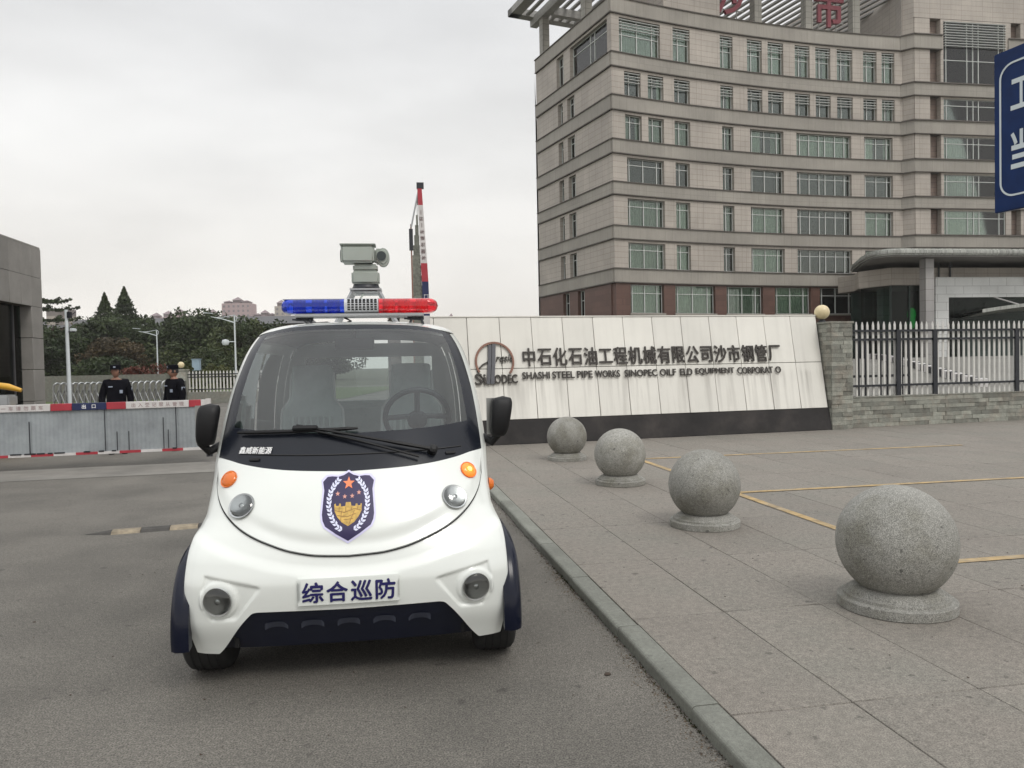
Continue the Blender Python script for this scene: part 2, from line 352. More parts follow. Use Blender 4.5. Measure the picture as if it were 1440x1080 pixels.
# ------------------------------------------------------------------ ground, road, pavement
def gh(x, y):
    def ss(a): a = max(0, min(1, a)); return a * a * (3 - 2 * a)
    return 1.36 * ss((y - 26) / 26) * ss((x + 2) / 6)
PZ = .06
mb = MB()
ys = [-40, -10, 0, 8, 15, 20, 25, 30, 36, 42, 48, 54, 62, 75, 90, 120, 200, 400, 700]
xs = [-700, -300, -120, -60, -30, -15, -6, -2, -1, 0, 1, 2, 3, 4, 5, 8, 14, 20, 40, 70, 120, 300, 700]
mb.add([(x, y, gh(x, y) - .03) for y in ys for x in xs], [(j * len(xs) + i, j * len(xs) + i + 1, (j + 1) * len(xs) + i + 1, (j + 1) * len(xs) + i) for j in range(len(ys) - 1) for i in range(len(xs) - 1)])
mb.build('ground', 'soil', kind='structure', smooth=True)
mb = MB()   # forecourt behind the wall and the fence
nx, ny = 24, 22
mb.grid(lambda u, v: ((-1 + 62 * u), 15.4 + 45 * v, gh(-1 + 62 * u, 15.4 + 45 * v) + .02), nx, ny)
mb.build('forecourt', 'forecourt', kind='structure', smooth=True)
mb = MB()
k = [ST(-8, 1.262), ST(13.6, 1.262), (-1.1, 16), (-1.1, 62), (-60, 62), (-60, -10), ST(-8, -30)]
mb.add([(p[0], p[1], 0) for p in k], [tuple(range(len(k)))])
mb.build('road', 'asphalt', kind='structure')
mb = MB()
mb.add([(-14, 9.1, .004), (-2.3, 11.75, .004), (-2.3, 13.2, .004), (-14, 10.3, .004)], [(0, 1, 2, 3)])
mb.build('concrete_strip', 'concrete_strip', kind='structure')
# pavement bed with individual slabs
mb = MB()
bed = [ST(-6, 1.36), ST(14.0, 1.36), (-1.0, 14.3), (16, 18.6), (18, 2), ST(-6, 14)]
mb.prism([(p[0], p[1]) for p in bed], -.02, PZ - .012)
pav = mb.build('pavement', 'joint', kind='structure')
sm = []
for q in range(4):
    b_ = MB(); b_.box(-.5, .5, -.5, .5, -.03, 0); o = b_.build('slab', 'slab', bev=.004, seg=1); sm.append(o.data); bpy.data.objects.remove(o)
tl = [1.385, 1.93] + [1.93 + .6 * i for i in range(1, 24)]
rr = random.Random(3)
def wall_y(x): return 15.27 + (x - 6.256) * math.tan(R(14.2))
for i in range(len(tl) - 1):
    for j in range(-4, 12):
        t0, t1 = tl[i] + .002, tl[i + 1] - .002; s0, s1 = 2.88 + 1.2 * j + .002, 4.08 + 1.2 * j - .002
        c = ST((s0 + s1) / 2, (t0 + t1) / 2)
        if c[1] > wall_y(c[0]) + .6: continue
        if not any(inview(ST(a, b, PZ), .02) for a in (s0, (s0 + s1) / 2, s1) for b in (t0, t1)): continue
        o = bpy.data.objects.new('slab', sm[0]); COL.objects.link(o); o.parent = pav
        o.location = (c[0], c[1], PZ + rr.uniform(-.0012, .0012)); o.rotation_euler = (rr.uniform(-.0012, .0012), rr.uniform(-.0012, .0012), SAZ)
        o.scale = (t1 - t0, s1 - s0, 1)
# kerb stones
mb = MB()
mb.prism([(1.262, -.05), (1.262, PZ - .014), (1.265, PZ - .006), (1.272, PZ), (1.282, PZ + .003), (1.378, PZ + .003), (1.38, -.05)], 0, .985)
ks = mb.build('kerb_stone', 'kerb'); kme = ks.data; bpy.data.objects.remove(ks)
kerb = thing('kerb', 'x', 'x'); del kerb['label']; del kerb['category']; kerb['kind'] = 'structure'
for j in range(-6, 12):
    s0 = 2.985 + .9935 * j
    o = bpy.data.objects.new('kerb_stone', kme); COL.objects.link(o); o.parent = kerb
    bx, by, _ = ST(s0, 0); w_ = rr.uniform(-.004, .004)
    o.matrix_local = Matrix(((.9846, 0, -.1749, bx + w_), (.1749, 0, .9846, by), (0, 1, 0, rr.uniform(-.002, .002)), (0, 0, 0, 1)))
# painted parking lines
mb = MB()
def strip(a, b, wd, z):
    a = Vector(a[:2]); b = Vector(b[:2]); d = (b - a).normalized(); n_ = Vector((-d.y, d.x)) * wd / 2
    mb.add([(*(a - n_), z), (*(b - n_), z), (*(b + n_), z), (*(a + n_), z)], [(0, 1, 2, 3)])
zl = PZ + .005
strip(ST(4.66, 3.79), ST(11.2, 3.79), .085, zl)
for s_ in (4.7, 7.72, 10.8): strip(ST(s_, 3.85), ST(s_, 9.2), .085, zl)
tag(mb.build('parking_line', 'yellow_line', kind='structure'), 'x', 'x'); o = bpy.data.objects['parking_line']; del o['label']; del o['category']
# litter and grit
def blob(sc, mt, name, label, cat, loc):
    b_ = MB(); n = 7; pts = [(math.cos(6.283 * i / n) * sc * rr.uniform(.5, 1.2), math.sin(6.283 * i / n) * sc * rr.uniform(.4, 1)) for i in range(n)]
    b_.prism(pts, 0, .004); o = b_.build(name, mt, loc=loc, bev=.001, seg=1); tag(o, label, cat); o.rotation_euler[2] = rr.uniform(0, 6); return o
blob(.022, 'litter', 'dead_leaf', 'small dark curled leaf lying on the asphalt right of the cart', 'leaf', (.43, 3.65, .003))
mb = MB()
for i in range(900):
    if rr.random() < .55: x, y, z = ST(rr.uniform(2, 12), rr.uniform(1.6, 7)); z = PZ + .004
    else: x, y, z = rr.uniform(-3, .6), rr.uniform(2.4, 10), 0.002
    if rr.random() < .35: x, y, z = ST(rr.uniform(1.8, 9), 1.262 - abs(rr.gauss(0, .03))); z = .002
    a = rr.uniform(0, 6); s_ = rr.uniform(.003, .010) * (1.7 if rr.random() < .06 else 1)
    mb.add([(x + math.cos(a + b) * s_, y + math.sin(a + b) * s_ * .6, z + (.004 if b == 0 else 0)) for b in (0, 2.1, 4.2)] + [(x, y, z + .004)], [(0, 1, 3), (1, 2, 3), (2, 0, 3)])
mb.build('grit', 'litter', kind='stuff')
mb = MB()
for i in range(1500):   # brown grit and leaf crumbs gathered in the gutter
    s_ = rr.choice([rr.gauss(3.2, .5), rr.gauss(5.0, .4), rr.uniform(1.8, 12)]); x, y, _ = ST(s_, 1.258 - abs(rr.gauss(0, .045))); a = rr.uniform(0, 6); q = rr.uniform(.002, .0065)
    mb.add([(x + math.cos(a + b) * q, y + math.sin(a + b) * q * .7, .0015 + (.003 if b == 0 else 0)) for b in (0, 2.1, 4.2)], [(0, 1, 2)])
mb.build('gutter_grit', M['gutter'], kind='stuff')
mb = MB()
for i in range(260):
    s_ = rr.choice([rr.gauss(3.1, .35), rr.gauss(5.1, .2), rr.uniform(2, 10)]); x, y, _ = ST(s_, 1.258 - abs(rr.gauss(0, .012))); a = rr.uniform(0, 3)
    h_ = rr.uniform(.004, .014); mb.add([(x - .004, y, 0), (x + .004, y + .003, 0), (x + rr.uniform(-.01, .01), y - .004, h_)], [(0, 1, 2)])
mb.build('kerb_moss', 'moss', kind='stuff')
# ------------------------------------------------------------------ bollards
def bollard():
    t = thing('stone_bollard', 'x', 'bollard', (0, 0, 0), 0, 'round granite bollards along the pavement edge')
    b_ = MB(); b_.lathe([(0, 0), (.290, 0), (.296, .005), (.296, .060), (.291, .066), (.270, .067), (.266, .070), (.264, .088), (.260, .092), (.243, .093), (.240, .097), (.236, .112), (.215, .126), (.19, .134), (0, .134)], 72, T=Matrix.Diagonal((1, 1, .84, 1)))
    b_.build('base', 'granite', t, smooth=True)
    b_ = MB(); n = 40; r = .302
    b_.lathe([(r * math.sin(math.pi * i / n) if 0 < i < n else 0, -r * math.cos(math.pi * i / n)) for i in range(n + 1)], 72)
    o = b_.build('ball', 'granite', t, smooth=True); o.location = (0, 0, .352)
    return t
b0 = bollard()
bl = ['biggest and nearest granite ball bollard at the right, on a stepped round base', 'second nearest granite ball bollard, its base beside the corner of the yellow line',
      'third granite ball bollard from the front, in front of the black wall base', 'farthest and smallest granite ball bollard, right beside the cart mirror']
for i, s_ in enumerate((3.95, 6.28, 8.70, 11.10)):
    loc = ST(s_, (2.93, 2.80, 2.825, 2.785)[i], PZ)
    o = b0 if i == 0 else dup(b0)
    o.location = loc; o.rotation_euler = (0, 0, 1.3 * i); o['label'] = bl[i]; o.scale = ((1.07, 1.015, 1, .98)[i],) * 3
# ------------------------------------------------------------------ sign wall (leaning tiled wall)
WA = R(14.2); WO = Vector((6.256, 15.27, PZ))
T_ = Matrix.Translation(WO) @ Matrix.Rotation(WA, 4, 'Z')
sw = thing('sign_wall', 'long white tiled wall leaning back on a black base, with dark company lettering', 'wall'); sw.matrix_world = T_
WL = 8.55; lean = .20      # metres back per metre up
def wp(s_, h_, o_=0.): return (s_, lean * h_ - o_, h_)      # s negative to the left
mb = MB(); mb.add([(0.125, 0, 0), (0.125, .9, 0), (0.125, .9, .44), (0.125, lean * .44, .44), (-WL, 0, 0), (-WL, .9, 0), (-WL, .9, .44), (-WL, lean * .44, .44)],
       [(0, 1, 2, 3), (7, 6, 5, 4), (0, 3, 7, 4), (3, 2, 6, 7), (2, 1, 5, 6), (1, 0, 4, 5)])
mb.build('wall_base', 'dark_stone', sw, bev=.01)
mb = MB(); y0 = lean * .44 + .035; y1 = lean * 2.28 + .035
mb.add([(0.09, y0, .44), (0.09, .9, .44), (0.09, .9, 2.28), (0.09, y1, 2.28), (-WL, y0, .44), (-WL, .9, .44), (-WL, .9, 2.28), (-WL, y1, 2.28)],
       [(0, 1, 2, 3), (7, 6, 5, 4), (0, 3, 7, 4), (3, 2, 6, 7), (2, 1, 5, 6), (1, 0, 4, 5)])
mb.build('wall_core', 'joint', sw)
# tile, with dirt washed down from the lettering: streaks are real staining, they follow the wall
m = M['sign_tile']; N = m.node_tree.nodes; Lk = m.node_tree.links.new; b = N['Principled BSDF']; old = b.inputs['Base Color'].links[0].from_socket
tco = N.new('ShaderNodeTexCoord'); tob = N.new('ShaderNodeGeometry') if False else N.new('ShaderNodeNewGeometry')
mp_ = N.new('ShaderNodeMapping'); mp_.vector_type = 'TEXTURE'; mp_.inputs['Location'].default_value = WO; mp_.inputs['Rotation'].default_value = (0, 0, WA); Lk(tob.outputs['Position'], mp_.inputs[0])
m2_ = N.new('ShaderNodeMapping'); m2_.inputs['Scale'].default_value = (9, 0, .55); Lk(mp_.outputs[0], m2_.inputs[0])
n_ = N.new('ShaderNodeTexNoise'); n_.inputs['Scale'].default_value = 1; n_.inputs['Detail'].default_value = 5; Lk(m2_.outputs[0], n_.inputs['Vector'])
r_ = N.new('ShaderNodeMapRange'); r_.inputs['From Min'].default_value = .46; r_.inputs['From Max'].default_value = .80; Lk(n_.outputs[0], r_.inputs[0])
s3 = N.new('ShaderNodeSeparateXYZ'); Lk(mp_.outputs[0], s3.inputs[0])
rz_ = N.new('ShaderNodeValToRGB'); dv = N.new('ShaderNodeMath'); dv.operation = 'DIVIDE'; dv.inputs[1].default_value = 2.3; Lk(s3.outputs[2], dv.inputs[0]); Lk(dv.outputs[0], rz_.inputs[0])
el = rz_.color_ramp.elements; el[0].position = .15; el[0].color = (.35,) * 3 + (1,); el[1].position = 1; el[1].color = (.12,) * 3 + (1,)
for p_, v_ in ((.3, .45), (.5, .8), (.54, .3), (.8, .14)): q_ = el.new(p_); q_.color = (v_, v_, v_, 1)
mu = N.new('ShaderNodeMath'); mu.operation = 'MULTIPLY'; Lk(r_.outputs[0], mu.inputs[0]); Lk(rz_.outputs[0], mu.inputs[1])
mm = N.new('ShaderNodeMix'); mm.data_type = 'RGBA'; Lk(mu.outputs[0], mm.inputs[0]); Lk(old, mm.inputs[6]); mm.inputs[7].default_value = (.26, .245, .22, 1); Lk(mm.outputs[2], b.inputs['Base Color'])
tw = .605; nt_ = 14; g_ = .005
b_ = MB(); tme = []
for h0, h1 in ((.44, 1.36), (1.36, 2.30)):
    b_ = MB(); b_.add([wp(a, h, d) for a in (g_, tw - g_) for h in (h0 + g_, h1 - g_) for d in (0, -.03)], [(0, 1, 3, 2), (4, 6, 7, 5), (0, 4, 5, 1), (2, 3, 7, 6), (0, 2, 6, 4), (1, 5, 7, 3)])
    o = b_.build('wall_tile', 'sign_tile', bev=.004, seg=1); tme.append(o.data); bpy.data.objects.remove(o)
for i in range(nt_):
    for q in range(2):
        o = bpy.data.objects.new('wall_tile', tme[q]); COL.objects.link(o); o.parent = sw; o.location = (.095 - tw * (i + 1), rr.uniform(-.003, .003), 0)
# the last tile column at the right end is trimmed flush
mb = MB(); mb.box(-WL, 0.1, lean * 2.3 - .01, .92, 2.30, 2.325); mb.build('coping', 'sign_tile', sw, bev=.005)
def on_wall(vs, s_, h_, o_):   # lettering coordinates -> wall
    return [wp(s_ + x, h_ + y, o_ + z) for x, y, z in vs]
def wall_word(word, s0, s1, h_, ht, bold, name):
    """one mesh per character; spacing fills s0..s1"""
    n = len(word); st = (s1 - s0) / n
    for i, ch in enumerate(word):
        if ch == ' ': continue
        vs, fs = text(ch, ht, bold, ext=.012, height=None); vs = [(x * .80, y, z) for x, y, z in vs]
        mb = MB(); mb.add(on_wall(vs, s0 + st * (i + .5), h_, .030), fs); mb.build(name, 'letter', sw)
wall_word('中石化石油工程机械有限公司沙市钢管厂', -6.2, -.83, 1.56, .355, .016, 'wall_letter')
def px_s(p): return float(np.interp(p, (739, 880, 1110), (-6.2, -4.28, -.84)))
for wd, a, c in (('SHASHI', 739, 777), ('STEEL', 781, 812), ('PIPE', 816, 838), ('WORKS', 842, 878), ('SINOPEC', 885, 929), ('OILF', 933, 955), ('ELD', 961, 978), ('EQUIPMENT', 983, 1038), ('CORPORAT', 1043, 1095), ('O', 1099, 1107)):
    sa, sb = px_s(a), px_s(c); n_ = len(wd)
    full = sb - sa
    vs, fs = text(wd, .19, .018, width=full, height=.125, ext=.008)
    # split into letters: connected islands grouped by letter slot
    mb = MB(); mb.add(on_wall(vs, (sa + sb) / 2, 1.225, .030), fs); mb.build('wall_word', 'letter', sw)
# emblem: ring, two bent bars, script and wordmark
mb = MB()
cx, cy, rr_ = -6.70, 1.51, .345
def arc(c0, c1, r, a0, a1, n, wd, o0, o1):
    vs = []; fs = []
    for i in range(n + 1):
        a = a0 + (a1 - a0) * i / n
        for q in ((r - wd / 2, o0), (r + wd / 2, o0), (r + wd / 2, o1), (r - wd / 2, o1)):
            vs.append(wp(c0 + q[0] * math.cos(a), c1 + q[0] * math.sin(a), q[1]))
    for i in range(n):
        for k_ in range(4): fs.append((i * 4 + k_, i * 4 + (k_ + 1) % 4, i * 4 + 4 + (k_ + 1) % 4, i * 4 + 4 + k_))
    return vs, fs
mb.add(*arc(cx, cy - .02, rr_, R(-38), R(212), 48, .035, .005, .045)); mb.build('emblem_ring', 'ring', sw)
for dx, wd in ((-.105, .062), (-.030, .066)):
    mb = MB(); vs = []
    for i in range(13):
        v = i / 12; xx = cx + dx + .03 * math.sin(v * 1.6) - .02 * (1 - v) * 2
        for xo, oo in ((-wd / 2, .005), (wd / 2, .005), (wd / 2, .05), (-wd / 2, .05)): vs.append(wp(xx + xo, cy - .42 + v * (.70 if dx < -.05 else .72), oo))
    mb.add(vs, [(i * 4 + k_, i * 4 + (k_ + 1) % 4, i * 4 + 4 + (k_ + 1) % 4, i * 4 + 4 + k_) for i in range(12) for k_ in range(4)] + [(3, 2, 1, 0), (48, 49, 50, 51)])
    mb.build('emblem_bar', 'steel_dark', sw)
vs, fs = text('rqsic', .2, .004, width=.33, height=.17, ext=.015, shear=.3); mb = MB(); mb.add(on_wall(vs, cx + .19, cy + .02, .025), fs); mb.build('emblem_script', 'letter', sw)
vs, fs = text('ODEC', .2, .014, width=.42, height=.155, ext=.02); mb = MB(); mb.add(on_wall(vs, cx + .19, cy - .335, .028), fs); mb.build('emblem_word', 'letter', sw)
vs, fs = text('Sin', .2, .014, width=.36, height=.20, ext=.02); mb = MB(); mb.add(on_wall(vs, cx - .20, cy - .33, .028), fs)
def sweep(pts, wd, o0=.005, o1=.035):
    for (x0, y0_), (x1, y1_) in zip(pts[:-1], pts[1:]):
        dx, dy = x1 - x0, y1_ - y0_; l_ = math.hypot(dx, dy); nx_, ny_ = -dy / l_ * wd / 2, dx / l_ * wd / 2
        q = [(x0 - nx_, y0_ - ny_), (x1 - nx_, y1_ - ny_), (x1 + nx_, y1_ + ny_), (x0 + nx_, y0_ + ny_)]
        mb.add([wp(*p, o) for o in (o0, o1) for p in q], [(0, 1, 2, 3), (7, 6, 5, 4), (0, 1, 5, 4), (1, 2, 6, 5), (2, 3, 7, 6), (3, 0, 4, 7)])
sweep([(cx - .12, cy - .02), (cx - .22, cy - .07), (cx - .33, cy - .17), (cx - .30, cy - .25), (cx - .22, cy - .33), (cx - .28, cy - .42)], .022)
mb.build('emblem_word', 'letter', sw)
# ------------------------------------------------------------------ ledge stone pillar with globe lamp, low wall with picket fence
def stones(parent, T, L_, H_, rows, wmin, wmax, depth=.03, seed=1, mats='ledge', h0=0.):
    r = random.Random(seed); cube = MB(); cube.box(0, 1, -1, 0, 0, 1); co = cube.build('stone', mats, bev=0); me = co.data; bpy.data.objects.remove(co); me.materials.clear(); me.materials.append(M[mats])
    h = h0; rh = (H_ - h0) / rows
    for i in range(rows):
        x = 0
        while x < L_ - .01:
            w_ = r.uniform(wmin, wmax)
            if L_ - x - w_ < wmin * .7: w_ = L_ - x
            o = bpy.data.objects.new('stone', me); COL.objects.link(o); o.parent = parent
            hh = rh
            o.matrix_local = T @ Matrix.Translation((x + .002, 0, h + .002)) @ Matrix.Diagonal((w_ - .004, r.uniform(.35, 1) * depth, hh - .004, 1))
            x += w_
        h += rh
pl = thing('stone_pillar', 'tall pillar clad in rough ledge stone at the right end of the white sign wall', 'pillar'); pl.matrix_world = T_
mb = MB(); mb.box(.135, .612, .035, .9, 0, 2.12); mb.build('core', 'joint', pl)
stones(pl, Matrix.Translation((.13, .03, 0)), .485, 2.12, 25, .14, .36, seed=2)
stones(pl, Matrix.Translation((.133, .88, 0)) @ Matrix.Rotation(R(-90), 4, 'Z'), .85, 2.12, 25, .14, .36, depth=.012, seed=5)
stones(pl, Matrix.Translation((.615, .03, 0)) @ Matrix.Rotation(R(90), 4, 'Z'), .72, 2.12, 25, .14, .36, seed=3)
mb = MB(); mb.box(.10, .66, .0, .92, 2.12, 2.165); mb.build('cap_stone', 'ledge', pl, bev=.008)
gl = thing('globe_lamp', 'cream globe lamp sitting on top of the tall stone pillar beside the sign wall', 'lamp'); gl.matrix_world = T_ @ Matrix.Translation((.24, .45, 2.165))
mb = MB(); mb.lathe([(.075, 0), (.07, .03), (.045, .05), (.045, .07)], 20); mb.build('lamp_socket', 'black_iron', gl, smooth=True)
mb = MB(); mb.lathe([(.15 * math.sin(math.pi * i / 20) if 0 < i < 20 else 0, .21 - .15 * math.cos(math.pi * i / 20)) for i in range(21)], 32); mb.build('lamp_globe', 'globe', gl, smooth=True)
FT = T_ @ Matrix.Translation((.66, .18, 0))
lw = thing('low_stone_wall', 'long low ledge stone wall carrying the pale picket fence at the right', 'wall'); lw.matrix_world = FT
FL = 8.0
mb = MB(); mb.box(0, FL, .03, .38, 0, .60); mb.build('core', 'joint', lw)
stones(lw, Matrix.Translation((0, .03, 0)), 4.6, .60, 7, .18, .52, seed=8)
stones(lw, Matrix.Translation((4.6, .03, 0)), FL - 4.6, .60, 7, .5, .9, seed=9)
mb = MB(); mb.box(0, FL, .0, .42, .60, .625); mb.build('coping', 'ledge', lw, bev=.006)
fc = thing('picket_fence', 'pale pointed pickets on black rails standing on the low stone wall at the right', 'fence'); fc.matrix_world = FT @ Matrix.Translation((0, .2, .60))
b_ = MB(); b_.prism([(-.021, 0), (.021, 0), (.021, 1.50), (0, 1.575), (-.021, 1.50)], -.011, .011, T=Matrix.Rotation(R(90), 4, 'X')); o = b_.build('picket', 'picket'); pm = o.data; bpy.data.objects.remove(o)
for i in range(int(FL / .1345)):
    o = bpy.data.objects.new('picket', pm); COL.objects.link(o); o.parent = fc; o.location = (.10 + .1345 * i, .036 + rr.uniform(-.004, .004), rr.uniform(-.01, .004)); o.rotation_euler = (0, rr.uniform(-.006, .006), 0)
for h_ in (.24, 1.20, 1.38):
    mb = MB(); mb.box(0, FL, -.022, .022, h_ - .022, h_ + .022); mb.build('rail', 'black_iron', fc)
for s_ in (1.33, 2.25, 4.4, 6.6):
    mb = MB(); mb.box(s_ - .05, s_ + .05, -.06, -.024, 0, 1.40); mb.build('post', 'black_iron', fc)
# second, black sliding gate standing open behind the fence
sg = thing('black_sliding_gate', 'black barred sliding gate parked behind the left end of the picket fence', 'gate'); sg.matrix_world = FT @ Matrix.Translation((.45, .75, 0))
b_ = MB(); b_.box(-.02, .02, -.015, .015, .1, 1.95); o = b_.build('bar', 'black_iron'); pm = o.data; bpy.data.objects.remove(o)
for i in range(10):
    o = bpy.data.objects.new('bar', pm); COL.objects.link(o); o.parent = sg; o.location = (.185 * i, 0, 0)
for h_ in (.12, 1.0, 1.9): mb = MB(); mb.box(-.03, 1.7, -.02, .02, h_, h_ + .05); mb.build('rail', 'black_iron', sg)
# striped kerb edge running across the forecourt
st = thing('striped_kerb', 'long kerb edge striped black and white crossing the forecourt behind the fence', 'kerb')
a_ = Vector((19.4, 31.5)); c_ = Vector((24.2, 52.0))
for i in range(30):
    p0 = a_.lerp(c_, i / 30); p1 = a_.lerp(c_, (i + 1) / 30); z_ = gh(p0.x, p0.y) + .02; z2 = gh(p1.x, p1.y) + .02
    mb = MB(); d = (p1 - p0).normalized(); n_ = Vector((-d.y, d.x)) * .2
    mb.add([(*(p0 - n_), z_), (*(p1 - n_), z2), (*(p1 + n_), z2), (*(p0 + n_), z_), (*(p0 - n_), z_ + .32), (*(p1 - n_), z2 + .32), (*(p1 + n_), z2 + .32), (*(p0 + n_), z_ + .32)],
                   [(0, 3, 2, 1), (4, 5, 6, 7), (0, 1, 5, 4), (1, 2, 6, 5), (2, 3, 7, 6), (3, 0, 4, 7)]); mb.build('kerb_segment', 'black_iron' if i % 2 else 'white_board', st)

# ------------------------------------------------------------------ office building
ob = thing('office_building', 'large seven storey office building with beige tiled concave front and brown ground floor', 'building')
Rr = 102.00326; cen = Vector((52.98, -31.5)); A0 = 2.025252
P0 = Vector((8.2, 60.15)); SD = Vector((math.cos(R(113.5)), math.sin(R(113.5)))); SN = Vector((math.sin(R(113.5)), -math.cos(R(113.5))))  # inward of the side face
ARC = 28.52
def f_arc(s, o):
    a = A0 - s / Rr; return (cen.x + (Rr + o) * math.cos(a), cen.y + (Rr + o) * math.sin(a))
def f_side(s, o):
    p = P0 + SD * s + SN * o; return (p.x, p.y)
PB = Vector((35.95, 68.3)); bd = Vector((math.cos(R(9.5)), math.sin(R(9.5)))); bn = Vector((-bd.y, bd.x))
def f_blk(s, o):
    p = PB + bd * s + bn * o; return (p.x, p.y)
def piece(mb, f, s0, s1, z0, z1, o0, o1, seg=1.3, mi=0):
    n = max(1, int(math.ceil((s1 - s0) / seg))); 
    vs = []
    for i in range(n + 1):
        s = s0 + (s1 - s0) * i / n
        for o, z in ((o0, z0), (o1, z0), (o1, z1), (o0, z1)):
            x, y = f(s, o); vs.append((x, y, z))
    fs = [(i * 4 + k_, i * 4 + (k_ + 1) % 4, i * 4 + 4 + (k_ + 1) % 4, i * 4 + 4 + k_) for i in range(n) for k_ in range(4)] + [(3, 2, 1, 0), (n * 4, n * 4 + 1, n * 4 + 2, n * 4 + 3)]
    mb.add(vs, fs, mi)
rw = random.Random(11)
def window(f, a, c, z0, z1, style='curtain', louv=0, mull=None, trans=.28, dep=.30):
    """one window in its opening: frame and mullions > pane, curtain, louvre"""
    mb = MB(); fw = .045
    xs_ = [a, c] if mull is None else mull
    o0, o1 = dep, dep + .09
    piece(mb, f, a, c, z0, z0 + fw, o0, o1); piece(mb, f, a, c, z1 - fw, z1, o0, o1)
    w_ = c - a
    for s_ in xs_ if mull else (a + fw / 2, c - fw / 2): piece(mb, f, s_ - .027, s_ + .027, z0 + fw, z1 - fw, o0, o1)
    n = 1 if w_ < 2.2 else (2 if w_ < 4 else 3)
    if mull is None:
        if w_ < 2.2: ss_ = [a + w_ * .38]
        elif w_ < 4.2: ss_ = [a + w_ * q for q in (.1, .47, .84)]
        else: ss_ = [a + w_ * q for q in (.09, .26, .44, .55, .73, .90)]
        for s_ in ss_: piece(mb, f, s_ - .03, s_ + .03, z0 + fw, z1 - fw, o0 - .03, o1 - .003)
    zt_ = z1 - (z1 - z0) * trans
    piece(mb, f, a + fw, c - fw, zt_ - .024, zt_ + .024, o0 - .015, o1 - .006)
    fr = mb.build('window', 'win_frame', ob)
    mb = MB(); piece(mb, f, a + .01, c - .01, z0 + .02, z1 - .02, dep + .04, dep + .055); mb.build('pane', 'pane', fr)
    if style != 'dark':
        lo, hi = (a, c)
        pieces_ = [(a + .03, c - .03)] if style == 'curtain' else ([(a + .03, a + w_ * rw.uniform(.3, .6)), (a + w_ * rw.uniform(.7, .8), c - .03)])
        for pa, pc in pieces_:
            mb = MB(); n_ = max(4, int((pc - pa) / .07)); vs = []
            ph = rw.uniform(0, 6)
            for i in range(n_ + 1):
                s = pa + (pc - pa) * i / n_; o_ = dep + .24 + .05 * math.sin(i * 1.9 + ph) + .02 * math.sin(i * .7)
                x, y = f(s, o_); vs += [(x, y, z0), (x, y, z1 - .02)]
            mb.add(vs, [(2 * i, 2 * i + 2, 2 * i + 3, 2 * i + 1) for i in range(n_)]); mb.build('curtain', 'curtain', fr, recalc=False)
    if louv:
        mb = MB()
        for i in range(louv): 
            z_ = z1 - .12 - i * .23; piece(mb, f, a + .03, c - .03, z_, z_ + .04, dep - .24, dep - .10)
        mb.build('louvre', 'louvre', fr)
    return fr
def storey(f, s0, s1, z0, z1, wins, mat_='tile', thick=.55, back=True):
    """wall between two bands with openings for the windows (a, b, z0, z1)"""
    mb = MB(); x = s0
    for wv in sorted(wins):
        a, c, wz0, wz1 = wv[:4]
        if a > x + .01: piece(mb, f, x, a, z0, z1, 0, thick)
        if wz0 > z0 + .02: piece(mb, f, a, c, z0, wz0, 0, thick)
        if wz1 < z1 - .02: piece(mb, f, a, c, wz1, z1, 0, thick)
        x = c
    if s1 > x + .01: piece(mb, f, x, s1, z0, z1, 0, thick)
    mb.build('wall', mat_, ob)
    if back:
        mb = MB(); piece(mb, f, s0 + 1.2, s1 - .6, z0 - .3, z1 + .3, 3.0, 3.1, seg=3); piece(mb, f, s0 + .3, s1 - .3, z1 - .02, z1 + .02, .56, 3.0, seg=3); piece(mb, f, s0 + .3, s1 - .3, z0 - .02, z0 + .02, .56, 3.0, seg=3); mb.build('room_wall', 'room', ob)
BANDS = [(7.75, 8.80), (11.15, 12.15), (14.60, 15.55), (17.80, 18.85), (21.15, 22.25), (24.50, 25.55), (28.60, 29.75)]
ZB = [b_[1] for b_ in BANDS]; ZT = [b_[0] for b_ in BANDS]
for z0, z1 in BANDS:
    for f, s0, s1 in ((f_arc, -.05, ARC), (f_side, 0, 13.5)):
        mb = MB(); piece(mb, f, s0 if f is f_arc else .12, s1, z0, z1, -.10, .58); mb.build('floor_band', 'band', ob)
        mb = MB(); piece(mb, f, s0 - .1 if f is f_arc else .27, s1, z1 - .01, z1 + .06, -.19, .5); piece(mb, f, s0 - .1 if f is f_arc else .27, s1, z0 - .05, z0 + .03, -.15, .5); mb.build('band_ledge', 'ledge_line', ob)
low = [(1.31, 4.82), (5.92, 7.3), (10.51, 11.63), (13.26, 16.6), (17.88, 23.39), (24.68, 27.53)]
up = [(1.16, 2.7), (3.37, 4.86), (5.88, 7.4), (10.38, 11.64), (13.05, 14.53), (15.1, 16.66), (17.8, 19.29), (19.86, 21.36), (22.0, 23.57), (24.63, 25.98), (26.48, 27.75)]
top = [(.75, 4.6), (5.81, 7.45)] + up[3:]
cols = [low, low, low, [(1.2, 2.75), (3.37, 4.86), (5.88, 7.4)] + low[2:], up, top]
